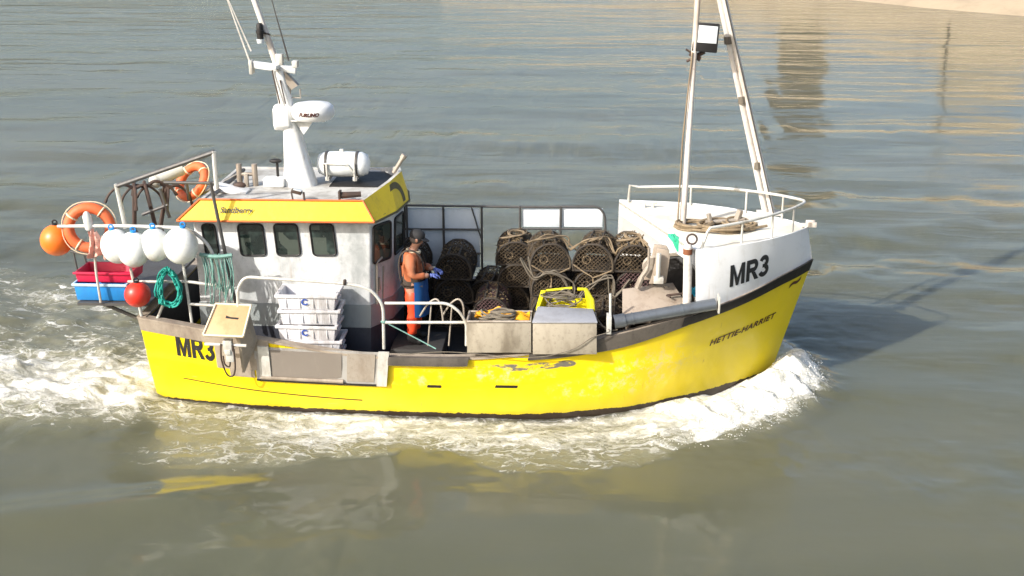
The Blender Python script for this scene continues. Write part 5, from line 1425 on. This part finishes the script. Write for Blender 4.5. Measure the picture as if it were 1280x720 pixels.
# life raft on the roof
rf = empty('life_raft', at(427, 214, z=2.96), 'white life raft canister strapped on the wheelhouse roof', 'life raft')
q0, q1 = at(397, 205, y=.2), at(462, 205, y=.2); Mx = Matrix.Rotation(R(90), 3, 'Y')
mid_ = (q0 + q1) / 2; L2 = (q1.x - q0.x) / 2
MB().lathe([(.06, -L2), (.15, -L2 + .03), (.19, -L2 + .12), (.2, 0), (.19, L2 - .12), (.15, L2 - .03), (.06, L2)], mid_, Mx, 24).build('canister', MT['canister'], rf, angle=50)
st = MB()
for k in (-.62, .55): st.lathe([(.203, -.02), (.206, 0), (.203, .02)], mid_ + V((k * L2, 0, 0)), Mx, 24)
st.build('strap', MT['raildark'], rf)
st = MB()
for k in (-.55, .5): st.box(mid_ + V((k * L2, 0, -.19)), (.06, .42, .06)).tube([mid_ + V((k * L2, -.2, -.2)), mid_ + V((k * L2, -.215, .05))], .018)
st.tube([mid_ + V((-.3, -.21, .05)), mid_ + V((.1, -.215, .04)), mid_ + V((.2, -.215, -.1))], .014).box(mid_ + V((-.02, 0, .21)), (.06, .06, .05)); st.build('cradle', MT['rail'], rf, .004)
# warp on the foredeck, green net at the foredeck edge, rags at the davit
c = at(893, 288, z=2.44)
mb = MB()
for k in range(3): mb.tube(coil(c + V(((-.28, .1, .42)[k], (.1, .02, .12)[k], .03)), (.26, .34, .22)[k], (.2, .24, .16)[k], 5, .02, k * 3.0, .5, .07), .02, 6)
mb.tube(smooth_path([c + V((-.6, .1, .03)), c + V((-.2, -.16, .04)), c + V((.3, -.1, .03)), c + V((.8, .12, .05))]), .02, 6)
o = mb.build('rope_coil', MT['rope']); tag(o, 'tan mooring rope heaped round the bitts on the foredeck', 'rope')
c = at(846, 303, y=-.75); mb = MB(); rr = random.Random(4)
for k in range(26):
    p0 = at(835 + rr.uniform(0, 8), 294 + rr.uniform(-2, 3), y=-.7) ; p1 = at(846 + rr.uniform(0, 14), 306 + rr.uniform(-6, 14), y=-.78); mb.tube(smooth_path([p0, p0.lerp(p1, .5) + V((rr.uniform(-.04, .04), -.03, rr.uniform(-.02, .05))), p1], 4), .012, 5)
o = mb.build('green_net', MT['green']); tag(o, 'bundle of bright green netting hung at the foredeck edge', 'netting')
c = at(877, 366, y=-1.2)
o = sheet('rag', c + V((.05, 0, .0)), .3, .3, .16, 5.1, weathered('white_rag', (.66, .66, .64), (.4, .36, .3), .9, amount=.6), .3, 12); tag(o, 'crumpled off-white rag behind the davit post', 'rag')
o = sheet('rag', c + V((-.12, .0, .05)), .16, .2, .1, 9.1, weathered('cyan_rag', (.02, .34, .5), (.02, .2, .3), .9, amount=.6), .25, 10); tag(o, 'cyan blue rag tucked beside the davit post', 'rag')
MB()

# ------------------------------------------------------------------ the fisherman
def skin_mesh(name, joints, bones, mat, parent, sub=2):
    """one continuous surface grown round a skeleton; joints: name -> (x, y, z, rx, ry)"""
    names = list(joints); me = bpy.data.meshes.new(name)
    me.from_pydata([joints[k][:3] for k in names], [(names.index(a), names.index(b)) for a, b in bones], [])
    o = bpy.data.objects.new(name, me); COL.objects.link(o)
    md = o.modifiers.new('skin', 'SKIN'); md.use_smooth_shade = True
    if not me.skin_vertices: me.attributes  # layer is made with the modifier
    sv = me.skin_vertices[0].data if me.skin_vertices else None
    if sv is None:
        bm = bmesh.new(); bm.from_mesh(me); bm.verts.layers.skin.verify(); bm.to_mesh(me); bm.free(); sv = me.skin_vertices[0].data
    for i, k in enumerate(names):
        sv[i].radius = joints[k][3:5]; sv[i].use_root = (i == 0)
    s_ = o.modifiers.new('sub', 'SUBSURF'); s_.levels = sub; s_.render_levels = sub
    dg = bpy.context.evaluated_depsgraph_get(); dg.update()
    nm = bpy.data.meshes.new_from_object(o.evaluated_get(dg)); bpy.data.objects.remove(o); bpy.data.meshes.remove(me)
    nm.name = name; nm.materials.clear(); nm.materials.append(mat)
    nm.polygons.foreach_set('use_smooth', [True] * len(nm.polygons))
    o = bpy.data.objects.new(name, nm); COL.objects.link(o)
    if parent is not None: hook(o, parent)
    return o


fx_, fy_ = -1.57, -.60            # where he stands
MB().box((-1.5, -.55, .56), (.8, .8, .26)).build('deck_hatch', MT['lining'], boat, .02)
man = empty('person', (fx_, fy_, .70), 'fisherman in black cap, orange jacket and red-orange oilskin trousers, working at the pots', 'person')
def J(x, y, z, rx, ry=None): return (fx_ + x * 1.04, fy_ + y * 1.06, .70 + z * .985, rx * 1.05, (ry if ry else rx) * 1.05)
# faces +x (forward) and a little away; head bent down over his hands
body = {'pelvis': J(0, 0, .93, .13, .15), 'belly': J(.0, 0, 1.10, .13, .15), 'chest': J(-.02, 0, 1.32, .14, .17), 'neckbase': J(.0, 0, 1.47, .07), 'neck': J(.04, 0, 1.54, .055), 'head0': J(.07, 0, 1.60, .075, .07), 'head': J(.085, 0, 1.68, .105, .085), 'crown': J(.07, 0, 1.755, .075, .065),
        'nose': J(.175, 0, 1.655, .02),
        'sl': J(-.01, .17, 1.42, .075), 'el': J(.06, .26, 1.16, .055), 'wl': J(.29, .16, 1.13, .038),
        'sr': J(-.01, -.17, 1.42, .075), 'er': J(.03, -.27, 1.15, .055), 'wr': J(.27, -.16, 1.14, .038),
        'hl': J(.0, .10, .86, .10), 'kl': J(.05, .12, .48, .068), 'al': J(.0, .13, .13, .045),
        'hr': J(.0, -.10, .86, .10), 'kr': J(.02, -.12, .48, .068), 'ar': J(-.03, -.13, .13, .045)}
toes = {'tl': J(.14, .14, .04, .04), 'tr': J(.11, -.14, .04, .04)}
bones = [('pelvis', 'belly'), ('belly', 'chest'), ('chest', 'neckbase'), ('neckbase', 'neck'), ('neck', 'head0'), ('head0', 'head'), ('head', 'crown'), ('head', 'nose'), ('chest', 'sl'), ('sl', 'el'), ('el', 'wl'), ('chest', 'sr'), ('sr', 'er'), ('er', 'wr'),
         ('pelvis', 'hl'), ('hl', 'kl'), ('kl', 'al'), ('pelvis', 'hr'), ('hr', 'kr'), ('kr', 'ar')]
skin_mesh('body', body, bones, MT['skin'], man)
def grow(keys, k, extra=None):
    d = {q: (*body[q][:3], body[q][3] * k, body[q][4] * k) for q in keys}; d.update(extra or {}); return d
jk = ['belly', 'chest', 'neckbase', 'sl', 'el', 'wl', 'sr', 'er', 'wr']
d = grow(jk, 1.22, {'hem': J(0, 0, .97, .165, .19)})
d['wl'] = J(.25, .175, 1.135, .056); d['wr'] = J(.23, -.175, 1.142, .056); d['neckbase'] = J(.0, 0, 1.46, .105, .1)
jac = skin_mesh('jacket', d, [('hem', 'belly'), ('belly', 'chest'), ('chest', 'neckbase'), ('chest', 'sl'), ('sl', 'el'), ('el', 'wl'), ('chest', 'sr'), ('sr', 'er'), ('er', 'wr')], MT['jacket'], man)
jac.data.materials.append(MT['darkcloth'])
for p_ in jac.data.polygons:
    if p_.center.z < .70 + 1.09 + .03 * math.sin(p_.center.x * 40) and p_.center.x < fx_ + .16: p_.material_index = 1
tk = grow(['pelvis', 'hl', 'kl', 'hr', 'kr'], 1.25, {'al': J(-.0, .13, .14, .085), 'ar': J(-.03, -.13, .14, .085), 'waist': J(0, 0, 1.04, .15, .175)})
tk['kl'] = J(.04, .12, .5, .095); tk['kr'] = J(.02, -.12, .5, .095)
trs = skin_mesh('trousers', tk, [('pelvis', 'waist'), ('pelvis', 'hl'), ('hl', 'kl'), ('kl', 'al'), ('pelvis', 'hr'), ('hr', 'kr'), ('kr', 'ar')], MT['oilskin'], man)
def crease(o, amp, sc=9.0):
    for v in o.data.vertices:
        q = v.co; k = mnoise.noise(V((q.x * sc * .5, q.y * sc * .5, q.z * sc * 1.6))) + .5 * mnoise.noise(V((q.x * sc * 2, q.y * sc * 2, q.z * sc * 3)))
        v.co = q + v.normal * (amp * k)


crease(jac, .022); crease(trs, .02)
for s_ in (-1, 1):
    MB().tube(smooth_path([V(J(-.165, s_ * .09, 1.02, 0)[:3]), V(J(-.185, s_ * .10, 1.25, 0)[:3]), V(J(-.15, s_ * .10, 1.44, 0)[:3]), V(J(-.02, s_ * .11, 1.52, 0)[:3]), V(J(.13, s_ * .10, 1.42, 0)[:3]), V(J(.18, s_ * .09, 1.2, 0)[:3])]), .02, 6, flat=.5).build('brace', MT['darkcloth'], man)
# blue apron wrapped round the front of the legs
ap = []
for i in range(9):
    z = 1.02 - .55 * i / 8; w = .19 + .035 * i / 8
    for j in range(13):
        a = -1.5 + 3.0 * j / 12; ap.append(V((fx_ + .035 + (w + .012 * math.sin(j * 2.1 + i)) * math.cos(a) * .92, fy_ + (w + .03) * math.sin(a), .70 + z)))
n = 13; fs = [(i * n + j, i * n + j + 1, (i + 1) * n + j + 1, (i + 1) * n + j) for i in range(8) for j in range(12)]
N = len(ap); ap2 = [V((q.x + (.008 if q.x > fx_ else 0), q.y, q.z)) for q in ap]
MB().add(ap + ap2, fs + [tuple(N + k for k in f)[::-1] for f in fs]).build('apron', MT['apron'], man, angle=70)
# boots
for k in ('l', 'r'):
    a_, t_ = body['a' + k], toes['t' + k]
    skin_mesh('boot', {'t': (a_[0], a_[1], a_[2] + .12, .068, .068), 'a': (a_[0], a_[1], a_[2] - .05, .066, .06), 'h': (a_[0] - .035, a_[1], .745, .045, .05), 'm': (a_[0] + .08, a_[1], .745, .046, .045), 'f': (t_[0] + .03, t_[1], .738, .036, .045)}, [('t', 'a'), ('a', 'h'), ('a', 'm'), ('m', 'f')], MT['black'], man)
# gloves, fingers curled round a line
for k, s in (('l', -1), ('r', 1)):
    w = V(body['w' + k][:3]); f = V((.9, s * .45, -.1)).normalized(); sd_ = V((-s * .45, .9, 0)).normalized(); dn = V((.1, 0, -1))
    jt = {'wrist': (*w, .042, .036), 'palm': (*(w + f * .075), .042, .028), 'kn': (*(w + f * .105), .04, .024)}; bn = [('wrist', 'palm'), ('palm', 'kn')]
    for i, (off, ln) in enumerate(((-.036, .078), (-.012, .088), (.012, .084), (.034, .066))):
        b0_ = w + f * .105 + sd_ * off; jt[f'a{i}'] = (*(b0_ + f * .01), .0105, .0105); jt[f'b{i}'] = (*(b0_ + f * ln * .5 + dn * .012), .0098, .0098); jt[f'c{i}'] = (*(b0_ + f * ln * .55 + dn * ln * .55), .0088, .0088)
        bn += [('kn', f'a{i}'), (f'a{i}', f'b{i}'), (f'b{i}', f'c{i}')]
    t0_ = w + f * .04 + sd_ * (.04 * -1); jt['t0'] = (*t0_, .014, .014); jt['t1'] = (*(t0_ - sd_ * .025 + f * .035 + dn * .015), .012, .012); jt['t2'] = (*(t0_ - sd_ * .02 + f * .065 + dn * .04), .0105, .0105)
    bn += [('palm', 't0'), ('t0', 't1'), ('t1', 't2')]
    skin_mesh('glove', jt, bn, MT['glove'], man)
# cap and hair
hd = V(body['head'][:3]); Mh = Matrix.Rotation(R(14), 3, 'Y')
cp = MB(); prof = [(.108, .0), (.112, .03), (.105, .075), (.08, .108), (.04, .125), (.004, .13)]
rows = []
for r_, z in prof:
    for k in range(20):
        a = 2 * math.pi * k / 20; rows.append(hd + Mh @ V((r_ * math.cos(a) * 1.08 - .01, r_ * math.sin(a) * .92, z + .005)))
cp.add(rows, [(i * 20 + k, i * 20 + (k + 1) % 20, (i + 1) * 20 + (k + 1) % 20, (i + 1) * 20 + k) for i in range(len(prof) - 1) for k in range(20)])
pk = []
for a in np.linspace(-1.1, 1.1, 13): pk += [hd + Mh @ V((.10 * math.cos(a) + .005, .10 * math.sin(a) * .95, .015)), hd + Mh @ V((.10 * math.cos(a) + .085 * math.cos(a * .8), .095 * math.sin(a), -.005))]
cp.add(pk + [q + V((0, 0, .01)) for q in pk], [(2 * i, 2 * i + 2, 2 * i + 3, 2 * i + 1) for i in range(12)] + [tuple(26 + k for k in (2 * i + 1, 2 * i + 3, 2 * i + 2, 2 * i)) for i in range(12)])
cp.build('cap', MT['cap'], man, angle=50)
MB().ball(hd + V((-.02, 0, -.02)), (.102, .094, .075), Mh, 16, 10).build('hair', weathered('grey_hair', (.12, .10, .09), (.06, .05, .045), .9, amount=.6), man)
fc = MB()
for s in (-1, 1): fc.ball(hd + Mh @ V((.085, s * .034, .005)), .013, None, 8, 6)
fc.build('eye', MT['black'], man)
er = MB()
for s in (-1, 1): er.ball(hd + Mh @ V((.0, s * .093, -.015)), (.022, .012, .034), None, 10, 8)
er.build('ear', MT['skin'], man)
MB().box(hd + Mh @ V((.098, 0, -.062)), (.012, .045, .009), Mh).build('mouth', weathered('lip', (.3, .12, .1), None, .6), man, .003)
MB().torus(V(J(.02, 0, 1.475, 0)[:3]), .092, .026, Matrix.Rotation(R(12), 3, 'Y'), 20, 8).build('collar', MT['cream'], man)
